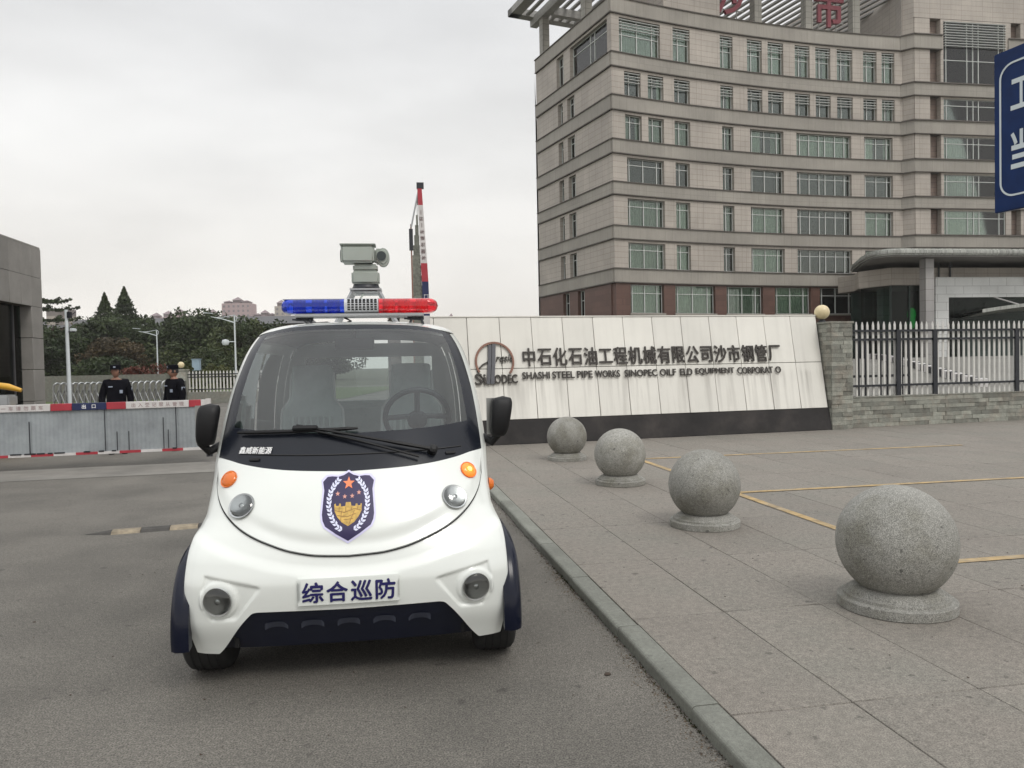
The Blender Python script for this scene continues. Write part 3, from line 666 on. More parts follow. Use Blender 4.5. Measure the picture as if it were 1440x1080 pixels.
for k_, ws in enumerate(cols):
    z0, z1 = ZB[k_] + .1, ZT[k_ + 1] - .07
    zs_ = z0 + (0 if k_ >= 2 else .0); zt_ = z1 - .18
    wins = [(a, c, zs_, zt_) for a, c in ws]
    storey(f_arc, .0, ARC, z0, z1, wins)
    for a, c in ws:
        st_ = rw.choice(['curtain', 'curtain', 'half', 'curtain', 'dark']) if k_ not in (2, 4) else rw.choice(['dark', 'dark', 'half', 'half'])
        if k_ == 5: st_ = rw.choice(['curtain', 'curtain', 'half'])
        window(f_arc, a, c, zs_, zt_, st_, louv=4 if k_ >= 4 else 0, trans=.45 if k_ == 5 else .27)
    # side face
    sw_ = [(8.25, 9.15), (6.1, 7.4)] if k_ < 5 else [(7.95, 9.3), (.45, 6.75)]
    wins = [(a, c, z0, z1 - .18) for a, c in sw_]
    storey(f_side, .56, 13.5, z0, z1, wins, back=False)
    for a, c in sw_: window(f_side, a, c, z0, z1 - .18, 'dark' if c > 8 else 'curtain', mull=[a + .05, (a + c) / 2, c - .05] if c - a < 3 else [a + .05, a + 2.6, a + 3.3, c - .05])
# ground storey in brown stone
gf = [(1.45, 4.63), (5.73, 9.63), (10.75, 14.37), (15.58, 19.16), (20.09, 23.82)]
storey(f_arc, 0.1, ARC, .9, 7.68, [(a, c, 5.35, 7.62) for a, c in gf], 'brown_stone')
for a, c in gf:
    window(f_arc, a, c, 5.35, 7.62, 'dark' if a > 20 else rw.choice(['curtain', 'half']), mull=None, trans=.3)
    mb = MB(); piece(mb, f_arc, a - .1, c + .1, 5.2, 5.35, -.12, .3); mb.build('window_sill', 'band', ob)
storey(f_side, .6, 13.5, .9, 7.68, [(7.6, 8.8, 4.6, 7.6), (4.9, 6.1, 4.6, 7.6)], 'brown_stone', back=False)
for a, c in ((7.6, 8.8), (4.9, 6.1)): window(f_side, a, c, 4.6, 7.6, 'dark', mull=[a + .05, (a + c) / 2, c - .05])
# projecting block at the right
for z0, z1 in [(1.0, 7.68)] + [(ZB[i] + .1, ZT[i + 1] - .07) for i in range(6)] + [(29.85, 40)]:
    # return wall between arc end and block front
    mb = MB(); x0, y0 = f_arc(ARC - .02, 0.02); x1, y1 = f_blk(0, .02); x2, y2 = f_blk(0.5, .6); x3, y3 = f_arc(ARC + .6, 1.6)
    mb.add([(x0, y0, z0), (x1, y1, z0), (x2, y2, z0), (x3, y3, z0), (x0, y0, z1), (x1, y1, z1), (x2, y2, z1), (x3, y3, z1)], [(0, 1, 5, 4), (1, 2, 6, 5), (2, 3, 7, 6), (3, 0, 4, 7)])
    mb.build('wall', 'tile', ob)
for z0, z1 in BANDS:
    mb = MB(); ml = MB()
    for (e0, za, zb_, b2) in ((-.12, z0, z1, mb), (-.24, z1, z1 + .10, ml), (-.19, z0 - .07, z0, ml)):
        x0, y0 = f_arc(ARC - .25, e0); x1, y1 = f_blk(e0 * .4, e0); x2, y2 = f_blk(.5, .4); x3, y3 = f_arc(ARC + .3, 1)
        b2.add([(x0, y0, za), (x1, y1, za), (x2, y2, za), (x3, y3, za), (x0, y0, zb_), (x1, y1, zb_), (x2, y2, zb_), (x3, y3, zb_)], [(0, 3, 2, 1), (4, 5, 6, 7), (0, 1, 5, 4), (1, 2, 6, 5), (2, 3, 7, 6), (3, 0, 4, 7)])
    mb.build('floor_band', 'band', ob); ml.build('band_ledge', 'ledge_line', ob)
NB = [(1.56, 2.62), (9.7, 10.7), (18.2, 19.2)]; BAY = [(2.9, 9.15), (11.2, 17.6)]
BE = 20.0
for k_ in range(6):
    z0, z1 = ZB[k_] + .1, ZT[k_ + 1] - .07
    if k_ == 5: z1 = 31.25
    zt_ = z1 - .15 if k_ < 5 else 31.1
    storey(f_blk, 0.05, BE, z0, z1, [(a, c, z0, z1 - .02) for a, c in NB] + [(a, c, z0, zt_) for a, c in BAY], back=False)
    for a, c in NB: mb = MB(); piece(mb, f_blk, a - .15, c + .15, z0, z1 + .1, .60, .70); mb.build('niche', 'niche', ob)
    for a, c in BAY:
        st_ = ('curtain', 'curtain', 'curtain', 'curtain', 'dark', 'curtain')[k_]
        window(f_blk, a, c, z0, zt_, st_, louv=10 if k_ == 5 else 0, mull=[a + .04, a + .35, a + 2.45, a + 3.05, a + 3.6, c - .6, c - .04], trans=.3 if k_ < 5 else .62, dep=.12)
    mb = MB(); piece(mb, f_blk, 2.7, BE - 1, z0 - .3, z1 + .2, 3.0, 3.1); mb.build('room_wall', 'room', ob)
for z0, z1 in BANDS:
    sp_ = [(-.02, BE)] if z1 < 29 else [(-.02, 2.75), (9.4, 11.0)]
    for a, c in sp_:
        mb = MB(); ml = MB(); piece(mb, f_blk, a, c, z0, z1, -.10, .6, seg=9); piece(ml, f_blk, a, c, z1, z1 + .10, -.22, .5, seg=9); piece(ml, f_blk, a, c, z0 - .07, z0, -.17, .5, seg=9)
        mb.build('floor_band', 'band', ob); ml.build('band_ledge', 'ledge_line', ob)
mb = MB(); piece(mb, f_blk, .0, BE, 31.28, 40, 0.0, .6, seg=30); mb.build('wall', 'tile', ob)
mb = MB(); piece(mb, f_blk, .05, BE, .9, 7.7, 0.0, .6, seg=30); mb.build('wall', 'tile', ob)
# block side wall above the roof, penthouse, roof
mb = MB(); x0, y0 = f_blk(0.0, .3); 
mb.add([(x0, y0, 29.7), (x0 - 3.5, y0 + 22, 29.7), (x0 - 3.5, y0 + 22, 40), (x0, y0, 40), (x0 + .5, y0, 29.7), (x0 - 3, y0 + 22, 29.7), (x0 - 3, y0 + 22, 40), (x0 + .5, y0, 40)], [(0, 1, 2, 3), (4, 7, 6, 5), (0, 3, 7, 4)]); mb.build('wall', 'tile', ob)
mb = MB(); piece(mb, f_arc, 4.97, 10.41, 29.85, 36, 0.0, 8); mb.build('penthouse', 'tile', ob)
rf = [f_side(13.4, .3)] + [f_side(0.3, .35)] + [f_arc(ARC * i / 12, .3) for i in range(13)] + [f_blk(0.2, .7), f_blk(BE, .7), (58, 100), (4, 100)]
mb = MB(); mb.prism(rf, 28.55, 28.7); mb.build('roof', 'band', ob)
mb = MB(); mb.add([(2.7, 73, 1), (4, 100, 1), (58, 100, 1), (55.7, 72, 1), (2.7, 73, 28.6), (4, 100, 28.6), (58, 100, 28.6), (55.7, 72, 28.6)], [(0, 1, 5, 4), (1, 2, 6, 5), (2, 3, 7, 6)]); mb.build('wall', 'tile', ob)
# rooftop pergola
for s_, f in ((13.1, f_side), (5.1, f_side), (14.5, f_arc), (19.6, f_arc), (24.3, f_arc)):
    mb = MB(); piece(mb, f, s_ - .35, s_ + .35, 29.85, 34.3, .4, 1.1); mb.build('pergola_post', 'pergola_post', ob)
mb = MB(); piece(mb, f_side, -2, 15.2, 33.6, 34.2, .3, 1.0, seg=30); mb.build('pergola_beam', 'pergola', ob)
mb = MB(); piece(mb, f_side, 14.3, 15.2, 34.2, 34.8, -2.0, 40, seg=30); mb.build('pergola_beam', 'pergola', ob)
mb = MB(); piece(mb, f_side, -3, 15.2, 34.2, 34.8, -2.0, -1.0, seg=30); mb.build('pergola_beam', 'pergola', ob)
mb = MB(); piece(mb, f_side, 11.5, 12.1, 33.4, 34.1, 1.0, 40, seg=30); mb.build('pergola_beam', 'pergola', ob)
b_ = MB(); b_.box(-.16, .16, -3.0, 14.3, 0, .17); o = b_.build('pergola_slat', 'pergola'); pm = o.data; bpy.data.objects.remove(o)
ang = R(113.5) - R(90)
for i in range(46):
    p = P0 + SN * (-1.2 + .85 * i)
    base = Vector(f_side(0, -1.2 + .85 * i)); yy = f_arc(min(max(-1.2 + .85 * i, 0), 28), 0)[1]
    o = bpy.data.objects.new('pergola_slat', pm); COL.objects.link(o); o.parent = ob; o.location = (base.x, base.y, 34.25); o.rotation_euler = (0, 0, ang)
for i, (wd, a, c) in enumerate((('沙', 10.45, 13.5), ('市', 20.2, 23.3))):
    vs, fs = text(wd, 3, 0, fat=.02, width=2.9, height=3.1, ext=.12); s_ = (a + c) / 2; x, y = f_arc(s_, .7); th = A0 - s_ / Rr - math.pi / 2
    mb = MB(); mb.add(vs, fs, T=Matrix.Translation((x, y, 32.0)) @ Matrix.Rotation(th, 4, 'Z') @ Matrix.Rotation(R(90), 4, 'X'))
    rl = mb.build('rooftop_letter', 'red_letter'); tag(rl, ('big red character at the left on the roof edge, beside the penthouse wall', 'big red character at the right on the roof edge, between two roof posts')[i], 'sign letter', 'red letters on the roof')
for i in range(2):
    s_ = (11.9, 21.8)[i]
    mb = MB(); piece(mb, f_arc, s_ - 1.6, s_ + 1.6, 31.0, 31.08, .95, 1.02); piece(mb, f_arc, s_ - .9, s_ - .82, 29.8, 33, .95, 1.02); piece(mb, f_arc, s_ + .82, s_ + .9, 29.8, 33, .95, 1.02); mb.build('letter_support', 'pergola', ob)
# entrance lobby in front of the block
la = R(9.5); LT = Matrix.Translation((35.9, 60.5, 0)) @ Matrix.Rotation(la, 4, 'Z')
lob = thing('entrance_lobby', 'glazed entrance lobby with curved grey canopy at the foot of the office building', 'building'); lob.matrix_world = LT
mb = MB(); mb.box(-6.6, 16, 0, 7, 7.0, 8.35); mb.build('fascia', 'tile', lob)
mb = MB(); mb.add([(-6.6, 0, 7.0), (-7.5, 2.75, 7.0), (-5.5, 7, 7.0), (-4.6, 7, 7.0), (-6.6, 0, 8.35), (-7.5, 2.75, 8.35), (-5.5, 7, 8.35), (-4.6, 7, 8.35)], [(0, 3, 2, 1), (4, 5, 6, 7), (0, 1, 5, 4), (1, 2, 6, 5), (2, 3, 7, 6)]); mb.build('fascia', 'tile', lob)
mb = MB(); mb.box(-6.5, -1, .25, .28, 1.0, 7.0); mb.build('glass_wall', 'lobby_glass', lob)
mb = MB(); mb.add([(-6.5, .25, 1.0), (-7.3, 2.75, 1.0), (-7.3, 2.75, 7.0), (-6.5, .25, 7.0)], [(0, 1, 2, 3)]); mb.build('glass_wall', 'lobby_glass', lob)
for x in (-6.5, -4.9, -3.4): mb = MB(); mb.box(x - .05, x + .05, .15, .3, 1, 7.0); mb.build('mullion', 'dark_green', lob)
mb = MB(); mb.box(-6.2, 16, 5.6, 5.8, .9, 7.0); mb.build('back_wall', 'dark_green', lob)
mb = MB(); mb.box(-6.0, -5.2, 1.9, 2.6, 1.2, 7.0); mb.build('inner_column', 'pale_grey_col', lob)
mb = MB(); mb.box(-5.62, -4.95, -2.6, -1.9, .9, 8.7); mb.build('canopy_column', 'pale_grey_col', lob)
mb = MB(); mb.box(9.6, 10.8, -2.6, -1.9, .9, 8.7); mb.build('canopy_column', 'pale_grey_col', lob)
# canopy with bull-nosed edge
cv = [(16, -3.6), (-8.6, -3.6), (-9.3, -3.3), (-9.7, -2.6), (-9.7, -1.8), (-8.6, 1), (-6.6, 5), (-5.4, 7), (16, 7)]
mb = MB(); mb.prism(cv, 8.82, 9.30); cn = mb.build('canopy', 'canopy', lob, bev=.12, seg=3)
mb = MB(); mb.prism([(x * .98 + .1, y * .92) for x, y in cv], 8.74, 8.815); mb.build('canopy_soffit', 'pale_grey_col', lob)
for x in (-2.6, -1.6): mb = MB(); mb.box(x - .05, x + .05, -.2, -.1, 7.3, 8.7); mb.build('hanger', 'black_iron', lob)
# white portal
PT = LT @ Matrix.Translation((-3.55, -1.0, 0))
po = thing('white_portal', 'white clad rectangular portal frame in front of the lobby entrance', 'portal'); po.matrix_world = PT
mb = MB(); mb.box(0, 1.12, 0, .5, .9, 5.95); mb.build('jamb', 'white_cladding', po); mb = MB(); mb.box(11.5, 12.6, 0, .5, .9, 5.95); mb.build('jamb', 'white_cladding', po)
mb = MB(); mb.box(0, 12.6, -.003, .5, 5.95, 7.5); mb.build('lintel', 'white_cladding', po)
mb = MB(); mb.box(1.12, 11.5, .4, .45, 1.2, 5.95); mb.build('glass_wall', 'lobby_glass', po)
aw = thing('entrance_awning', 'pale curved awning held by a steel rod over the dark entrance inside the white portal', 'awning'); aw.matrix_world = PT
mb = MB(); mb.grid(lambda u, v: (2.3 + 9 * u, -2.0 + 2.8 * v, 4.75 + .75 * math.sin(math.pi * (.06 + u * .5)) - .35 * v), 18, 4); mb.grid(lambda u, v: (2.3 + 9 * u, -2.0 + 2.8 * v, 4.5 + .75 * math.sin(math.pi * (.06 + u * .5)) - .35 * v), 18, 4)
mb.grid(lambda u, v: (2.3 + 9 * u, -2.0, 4.5 + .25 * v + .75 * math.sin(math.pi * (.06 + u * .5))), 18, 1); mb.build('awning_shell', 'canopy', aw, recalc=False)
mb = MB(); mb.tube([(5.0, .1, 6.0), (6.0, -1.4, 5.25)], .05, 8); mb.build('tie_rod', 'white_board', aw)
mb = MB(); mb.box(2.4, 11.4, .2, .36, 1.2, 4.2); mb.build('dark_door', 'dark_green', po)
for i, (x, s_) in enumerate(((-4.18, 1.0), (-2.28, .8))):
    g2 = MB(); n = 14
    g2.lathe([(.0, -.75), (.2, -.7), (.35, -.4), (.28, -.1), (.38, .15), (.32, .45), (.15, .6), (0, .62)], 14)
    o = g2.build('green_lamp', 'green_lamp', smooth=True); o.matrix_world = LT @ Matrix.Translation((x, .9, 4.55)) @ Matrix.Diagonal((s_, .4, s_ * 1.2, 1))
    tag(o, ('bright green glowing lamp behind the lobby glass left of the grey column', 'smaller green glowing lamp behind the lobby glass right of the grey column')[i], 'lamp', 'green lamps behind the lobby glass')
# ------------------------------------------------------------------ guard house at the left
gw = thing('gatehouse', 'grey granite clad gatehouse with a large dark window at the far left', 'building', (-12.15, 20, 0), SAZ)   # local: -y towards camera, -x away from the road
mb = MB(); mb.box(-5, -.04, -9, -.02, 3.2, 4.70); mb.build('beam_core', 'joint', gw)
b_ = MB(); b_.box(-.03, 0, -.2985, .2985, .003, .747); o = b_.build('panel', 'grey_granite', bev=.004, seg=1); pm = o.data; bpy.data.objects.remove(o)
M['panel'] = mat('panel', (.25, .238, .222), .55, var=.12, scale=1.5, rnd=.12, speck=.15, stain=.4, stscale=.8)
pm.materials.clear(); pm.materials.append(M['panel'])
for i in range(8):
    for j in range(2):
        o = bpy.data.objects.new('panel', pm); COL.objects.link(o); o.parent = gw; o.location = (rr.uniform(-.004, .002), -.31 - .602 * i, 3.2 + .752 * j)
mb = MB(); mb.box(-4.9, -.02, -9, 0.0, 4.705, 4.76); mb.build('roof_coping', 'grey_granite', gw, bev=.01)
for k_ in range(4):
    mb = MB(); mb.box(-.40, 0, -.66, -.015, .01 + .80 * k_, .80 * k_ + .795); mb.build('column_panel', M['panel'], gw, bev=.006, seg=1)
mb = MB(); mb.box(-.36, -.3, -9, -.66, .5, 3.2); mb.build('sill_wall', 'dark_green', gw)
mb = MB(); mb.box(-.29, -.27, -9, -.66, .5, 3.2); mb.build('window_pane', 'lobby_glass', gw)
for y in (-1.1, -2.2, -3.3): mb = MB(); mb.box(-.30, -.24, y - .03, y + .03, .5, 3.2); mb.build('mullion', 'steel_dark', gw)
mb = MB(); mb.box(-5, -.41, -.4, -.02, 0, 3.2); mb.build('end_wall', 'grey_granite', gw)
# ------------------------------------------------------------------ barrier gates
BT = Matrix.Translation((-4.93, 12.47, 0)) @ Matrix.Rotation(R(14.2), 4, 'Z')
br = thing('barrier_gate', 'closed fence barrier with grey pleated sheet between red, white and blue striped beams', 'barrier'); br.matrix_world = BT
segs = [(-5.4, -4.15, 'white_board'), (-4.15, -3.75, 'red_paint'), (-3.75, -2.30, 'white_board'), (-2.30, -2.0, 'red_paint'), (-2.0, -1.51, 'blue_board'), (-1.51, -1.23, 'red_paint'), (-1.23, -.30, 'white_board'), (-.30, -.12, 'red_paint'), (-.12, -.02, 'white_board')]
for a, c, m_ in segs:
    mb = MB(); mb.box(a, c - .002, -.03, .03, .915, 1.025); mb.build('beam_segment', m_, br, bev=.004, seg=1)
x_ = -5.4; i = 0
while x_ < -.1:
    mb = MB(); mb.box(x_, min(x_ + .31, -.1), -.02, .02, .215, .255); mb.build('bottom_segment', 'red_paint' if i % 2 else 'white_board', br); x_ += .312; i += 1
mb = MB(); mb.grid(lambda u, v: (-5.4 + 5.35 * u, .003 * math.sin(u * 5.35 * 2 * math.pi / .062) + .012 * math.sin(u * 9 + v * 2), .255 + .66 * v), 680, 2); mb.build('pleated_sheet', 'barrier_cloth', br, recalc=False)
for q in (-4.62, -2.6, -1.54, -1.37, -1.20, -.69, -.62, -.50): 
    h_ = rr.choice([.66, .30, .5]); mb = MB(); mb.box(q - .006, q + .006, -.034, -.022, .262, .262 + h_); mb.build('seam_strap', 'black_iron', br)
mb = MB()
for i in range(30):
    q = rr.uniform(-5.3, -.2); mb.box(q - .03, q + .03, -.028, -.005, .25, .27)
mb.build('clip', 'black_iron', br)
def flat_word(word, parent, m_, x0, x1, z, ht, y, T=None, bold=.02, name='lettering'):
    n = len(word); st_ = (x1 - x0) / n; mb = MB()
    for i, ch in enumerate(word):
        vs, fs = text(ch, ht, 0, fat=bold * .6); mb.add([(x0 + st_ * (i + .5) + a, y, z + b) for a, b, _ in vs], fs, T=T)
    return mb.build(name, m_, parent, recalc=False)
flat_word('一杆一车请勿跟车', br, 'faint_print', -3.2, -2.38, .97, .07, -.0325)
flat_word('出口', br, 'print_white', -1.90, -1.62, .97, .07, -.0325, bold=.03)
flat_word('出入登记服从管理', br, 'faint_print', -1.17, -.36, .97, .07, -.0325)
mb = MB(); mb.box(-.05, .03, -.035, .035, .19, 1.04); mb.build('end_post', 'white_board', br, bev=.005); mb = MB(); mb.box(-.055, .035, -.04, .04, .10, .21); mb.box(-.04, .02, -.043, .043, .42, .50); mb.box(-.04, .02, -.043, .043, .70, .78); mb.build('foot_cap', 'black_iron', br)
ra = thing('raised_barrier', 'raised fence barrier standing upright behind the cart roof, red, white and blue board', 'barrier', (-1.45, 13.1, 0), R(8))
mb = MB(); mb.box(-.22, .22, -.05, .35, 0, 1.05); mb.build('cabinet', 'bracket', ra, bev=.02)
LZ = [(1.0, 2.35, 'white_board'), (2.35, 2.93, 'blue_board'), (2.93, 3.24, 'red_paint'), (3.24, 4.22, 'white_board'), (4.22, 4.57, 'red_paint')]
def bx(z): return .02 - .075 * max(0, (z - 2.6)) / 2
for a, c, m_ in LZ:
    mb = MB(); mb.add([(bx(z) + dx * (1 - .25 * max(0, z - 3.2)), dy, z) for z in (a, c) for dx, dy in ((-.055, -.03), (.055, -.03), (.055, .03), (-.055, .03))], [(0, 3, 2, 1), (4, 5, 6, 7), (0, 1, 5, 4), (1, 2, 6, 5), (2, 3, 7, 6), (3, 0, 4, 7)]); mb.build('board_segment', m_, ra)
mb = MB(); vs, fs = text('出口', .1, .02); mb.add([(bx(2.62) - b, -.034, 2.62 + a) for a, b, _ in vs], fs); mb.build('lettering', 'print_white', ra, recalc=False)
mb = MB()
for i, ch in enumerate('一杆一车请勿跟车'):
    z = 4.1 - .11 * i; vs, fs = text(ch, .075, .02); mb.add([(bx(z) - b, -.034, z + a) for a, b, _ in vs], fs)
mb.build('lettering', 'faint_print', ra, recalc=False, kind='stuff')
for i in range(20):
    z0 = 1.0 + .17 * i; z1 = z0 + .168; le = -.195 if z1 < 3.4 else -.195 + (z1 - 3.4) * .11
    mb = MB(); mb.box(le, bx(z0) - .06, .0, .02, z0, z1, T=Matrix.Rotation(0, 4, 'X')); mb.build('panel', M['lattice'], ra)
mb = MB(); mb.tube([(-.205, 0, 1.0), (-.21, 0, 3.9)], .014, 6); mb.build('chain_strip', 'ring', ra)
mb = MB(); mb.tube([(-.205, -.01, 3.85), (-.06, -.01, 4.52)], .016, 6); mb.build('stay_tube', 'bracket', ra)
mb = MB(); mb.box(-.245, -.18, -.03, .03, 3.46, 3.82); mb.build('hinge_bracket', 'black_iron', ra); mb = MB(); mb.box(-.10, .02, -.035, .035, 4.50, 4.60); mb.build('end_cap', 'black_iron', ra)
bm_ = thing('barrier_machine', 'yellow topped barrier machine at the left edge behind the closed barrier', 'barrier machine', (-9.3, 14.0, 0), R(14))
mb = MB(); mb.box(-.45, .38, -.2, .2, 0, .88); mb.build('cabinet', 'yellow_case', bm_, bev=.03)
mb = MB(); mb.box(-.42, .18, -.22, .22, .92, 1.12); mb.build('hood', 'bracket', bm_, bev=.03)
mb = MB(); mb.tube([(-.4, -.1, 1.36), (.15, -.12, 1.27), (.36, -.13, 1.2)], [.06, .06, .035], 12); mb.build('arm_sleeve', 'yellow_case', bm_, smooth=True)
mb = MB(); mb.box(-.25, -.05, -.18, 0, 1.1, 1.32); mb.build('arm_mount', 'steel_dark', bm_, bev=.01)
# ------------------------------------------------------------------ retractable gate
GT = Matrix.Translation((-12.95, 21.8, 0)) @ Matrix.Rotation(R(4), 4, 'Z')
rg = thing('retractable_gate', 'folding stainless steel gate of arched frames and crossed bars behind the two guards', 'gate'); rg.matrix_world = GT
b_ = MB()
b_.tube([(0, -.13, .06), (0, -.13, 1.08), (.015, -.11, 1.17), (.05, -.05, 1.215), (.10, .02, 1.20), (.11, .04, 1.12), (.11, .04, .06)], .025, 7)
o = b_.build('gate_arch', 'chrome', smooth=True); am = o.data; bpy.data.objects.remove(o)
b_ = MB()
for z0 in (.12, .60):
    b_.tube([(0, -.16, z0), (.165, -.16, z0 + .45)], .019, 6); b_.tube([(.165, -.175, z0), (0, -.175, z0 + .45)], .019, 6)
b_.tube([(.0825, -.29, .06), (.0825, -.29, 1.12)], .013, 6)
o = b_.build('cross_bar', 'chrome', smooth=True); xm = o.data; bpy.data.objects.remove(o)
for i in range(22):
    for me_, nm in ((am, 'gate_arch'), (xm, 'cross_bar')):
        o = bpy.data.objects.new(nm, me_); COL.objects.link(o); o.parent = rg; o.location = (.165 * i, 0, 0)
# ------------------------------------------------------------------ picket fence, pillar and globe lamp in the distance at left
F2 = Matrix.Translation((-16.45, 34.5, 0)) @ Matrix.Rotation(R(6), 4, 'Z')
p2 = thing('stone_gate_pillar', 'small pale stone pillar between the folding gate and the distant fence', 'pillar'); p2.matrix_world = F2 @ Matrix.Translation((1.55, 0, 0))
b_ = MB(); b_.box(-.25, .25, -.25, .25, 0, 1.5); b_.build('shaft', 'ledge', p2, bev=.01); b_ = MB(); b_.box(-.29, .29, -.29, .29, 1.5, 1.56); b_.build('cap_stone', 'ledge', p2, bev=.01)
g2 = dup(gl); g2.matrix_world = p2.matrix_world @ Matrix.Translation((0, 0, 1.56)); g2['label'] = 'small distant globe lamp on the short stone pillar behind the right guard'; g2.scale = (.95,) * 3
l2 = thing('distant_low_wall', 'low stone wall under the distant pale fence left of the cart', 'wall'); l2.matrix_world = F2
b_ = MB(); b_.box(1.82, 7, -.15, .15, 0, .52); b_.build('wall_body', 'ledge', l2, bev=.01)
f2 = thing('distant_picket_fence', 'small pale picket fence on the low wall in the distance left of the cart', 'fence'); f2.matrix_world = F2 @ Matrix.Translation((0, 0, .52))
b_ = MB(); b_.prism([(-.03, 0), (.03, 0), (.03, .9), (0, .96), (-.03, .9)], -.01, .01, T=Matrix.Rotation(R(90), 4, 'X')); o = b_.build('picket', 'picket'); pm = o.data; bpy.data.objects.remove(o)
for i in range(34):
    o = bpy.data.objects.new('picket', pm); COL.objects.link(o); o.parent = f2; o.location = (1.9 + .15 * i, 0, 0)
for h_ in (.12, .68, .8): b_ = MB(); b_.box(1.82, 7, -.03, .03, h_ - .02, h_ + .02); b_.build('rail', 'black_iron', f2)
# ------------------------------------------------------------------ speed bump
sb = thing('speed_bump', 'worn black and yellow rubber speed bump on the asphalt left of the cart', 'speed bump', (-3.87, 7.10, 0), R(17))
x_ = 0.12
prof = [(-.10, 0), (-.06, .022), (0, .03), (.06, .022), (.10, 0)]
def bseg(x0, x1, m_, nm='bump_segment'):
    b_ = MB(); b_.add([(x, y, z) for x in (x0, x1) for y, z in prof], [(i, i + 1, i + 6, i + 5) for i in range(4)] + [(0, 4, 3, 2, 1), (5, 6, 7, 8, 9), (0, 5, 9, 4)]); b_.build(nm, m_, sb)
for i in range(12): bseg(x_, x_ + .245, 'bump_yellow' if i % 2 == 0 else 'bump_black'); x_ += .25
b_ = MB(); b_.add([(-.12, 0, .003), (.118, -.10, 0), (.118, -.06, .022), (.118, 0, .03), (.118, .06, .022), (.118, .10, 0)], [(0, 1, 2), (0, 2, 3), (0, 3, 4), (0, 4, 5), (1, 5, 4, 3, 2)]); b_.build('end_cap', 'bump_black', sb)
# ------------------------------------------------------------------ blue road sign at the right
rs = thing('blue_road_sign', 'big blue road sign with white rounded border and white characters cut by the right edge', 'sign')
rs.matrix_world = Matrix(((.326, 0, -.946, 3.775), (-.946, 0, -.326, 6.0), (0, 1, 0, 2.595), (0, 0, 0, 1)))   # x along the sign, y up, z out of the face
SW, SH = 1.5, 1.215
b_ = MB(); b_.box(0, SW, 0, SH, -.035, 0); b_.build('sign_plate', 'sign_blue', rs, bev=.006)
def rrect(x0, x1, y0, y1, r, n=8): return [(cx_ + r * math.cos(a), cy_ + r * math.sin(a)) for cx_, cy_, a0 in ((x1 - r, y1 - r, 0), (x0 + r, y1 - r, 90), (x0 + r, y0 + r, 180), (x1 - r, y0 + r, 270)) for a in [R(a0 + 90 * i / n) for i in range(n + 1)]]
def ring_mesh(pi, po_, z0, z1):
    n = len(pi); b_ = MB(); b_.add([(x, y, z) for z in (z0, z1) for x, y in pi + po_], [(n + i, n + (i + 1) % n, 3 * n + (i + 1) % n, 3 * n + i) for i in range(n)] + [(2 * n + i, 3 * n + i, 3 * n + (i + 1) % n, 2 * n + (i + 1) % n) for i in range(n)] + [((i + 1) % n, i, 2 * n + i, 2 * n + (i + 1) % n) for i in range(n)]); return b_
ring_mesh(rrect(.062, SW - .062, .117, SH - .117, .10), rrect(.048, SW - .048, .103, SH - .103, .114), 0.001, .004).build('border', 'sign_white', rs)
for ch, y, h_ in (('工', .86, .23), ('当', .44, .30)):
    vs, fs = text(ch, .3, 0, fat=.022, width=.17, height=h_); b_ = MB(); b_.add([(a + .225, b + y, .004) for a, b, _ in vs], fs); b_.build('lettering', 'sign_white', rs, recalc=False)
b_ = MB(); b_.tube([(SW * .7, -2.55, -.08), (SW * .7, SH + .1, -.08)], .05, 12); b_.build('post', 'lamp_pole', rs)
# ------------------------------------------------------------------ lamp posts and camera pole
def lamp_post(h=6.0):
    t = thing('street_lamp', 'x', 'street lamp', group='swept arm street lamps beyond the gate')
    b_ = MB(); b_.tube([(0, 0, 0), (0, 0, h)], [.085, .06], 8); b_.build('pole', 'lamp_pole', t, smooth=True)
    b_ = MB(); b_.tube([(0, 0, h - .55), (-.9, 0, h - .25), (-1.9, 0, h - .02)], [.05, .045, .03], 6); b_.tube([(.1, 0, h - .45), (.22, 0, h - .1), (0, 0, h + .08), (-.9, 0, h - .08), (-1.5, 0, h - .1)], .028, 6); b_.build('arm', 'lamp_pole', t, smooth=True)
    b_ = MB(); b_.box(-2.5, -1.75, -.14, .14, -.03, .03, T=Matrix.Translation((0, 0, h + .06)) @ Matrix.Rotation(R(6), 4, 'Y')); b_.build('lamp_head', 'lamp_pole', t, bev=.02)
    return t
l0 = lamp_post()
for i, (x, y, s_, lb) in enumerate(((-22.25, 62, .97, 'tallest nearest swept arm street lamp just left of the cart windscreen'), (-37.3, 81, .96, 'middle swept arm street lamp rising behind the right guard'), (-44.6, 113, .98, 'smallest farthest swept arm street lamp above the distant fence'))):
    o = l0 if i == 0 else dup(l0); o.location = (x, y, 0); o.scale = (1, 1, s_); o['label'] = lb
b_ = MB(); b_.tube([(0, 0, 3.75), (-.5, 0, 3.75)], .04, 6); b_.lathe([(0, -.3), (.22, -.25), (.3, -.05), (.25, .15), (0, .2)], 12, T=Matrix.Translation((-.7, 0, 3.75)))
o = b_.build('dome_camera', 'lamp_pole', smooth=True); o.location = (-22.25, 61.8, 0); tag(o, 'white dome camera hung on the nearest swept arm street lamp', 'camera')
cp = thing('camera_pole', 'plain white camera pole standing behind the closed barrier beside the gatehouse', 'pole', (-10.38, 18, 0))
b_ = MB(); b_.tube([(0, 0, 0), (0, 0, 1.4), (-.01, 0, 2.98)], [.05, .045, .035], 10); b_.build('pole', 'lamp_pole', cp, smooth=True)
b_ = MB(); b_.tube([(0, 0, 2.46), (.2, 0, 2.46)], .012, 6); b_.tube([(0, 0, 2.9), (.12, 0, 2.86), (.22, 0, 2.93)], .012, 6); b_.build('bracket', 'steel_dark', cp)
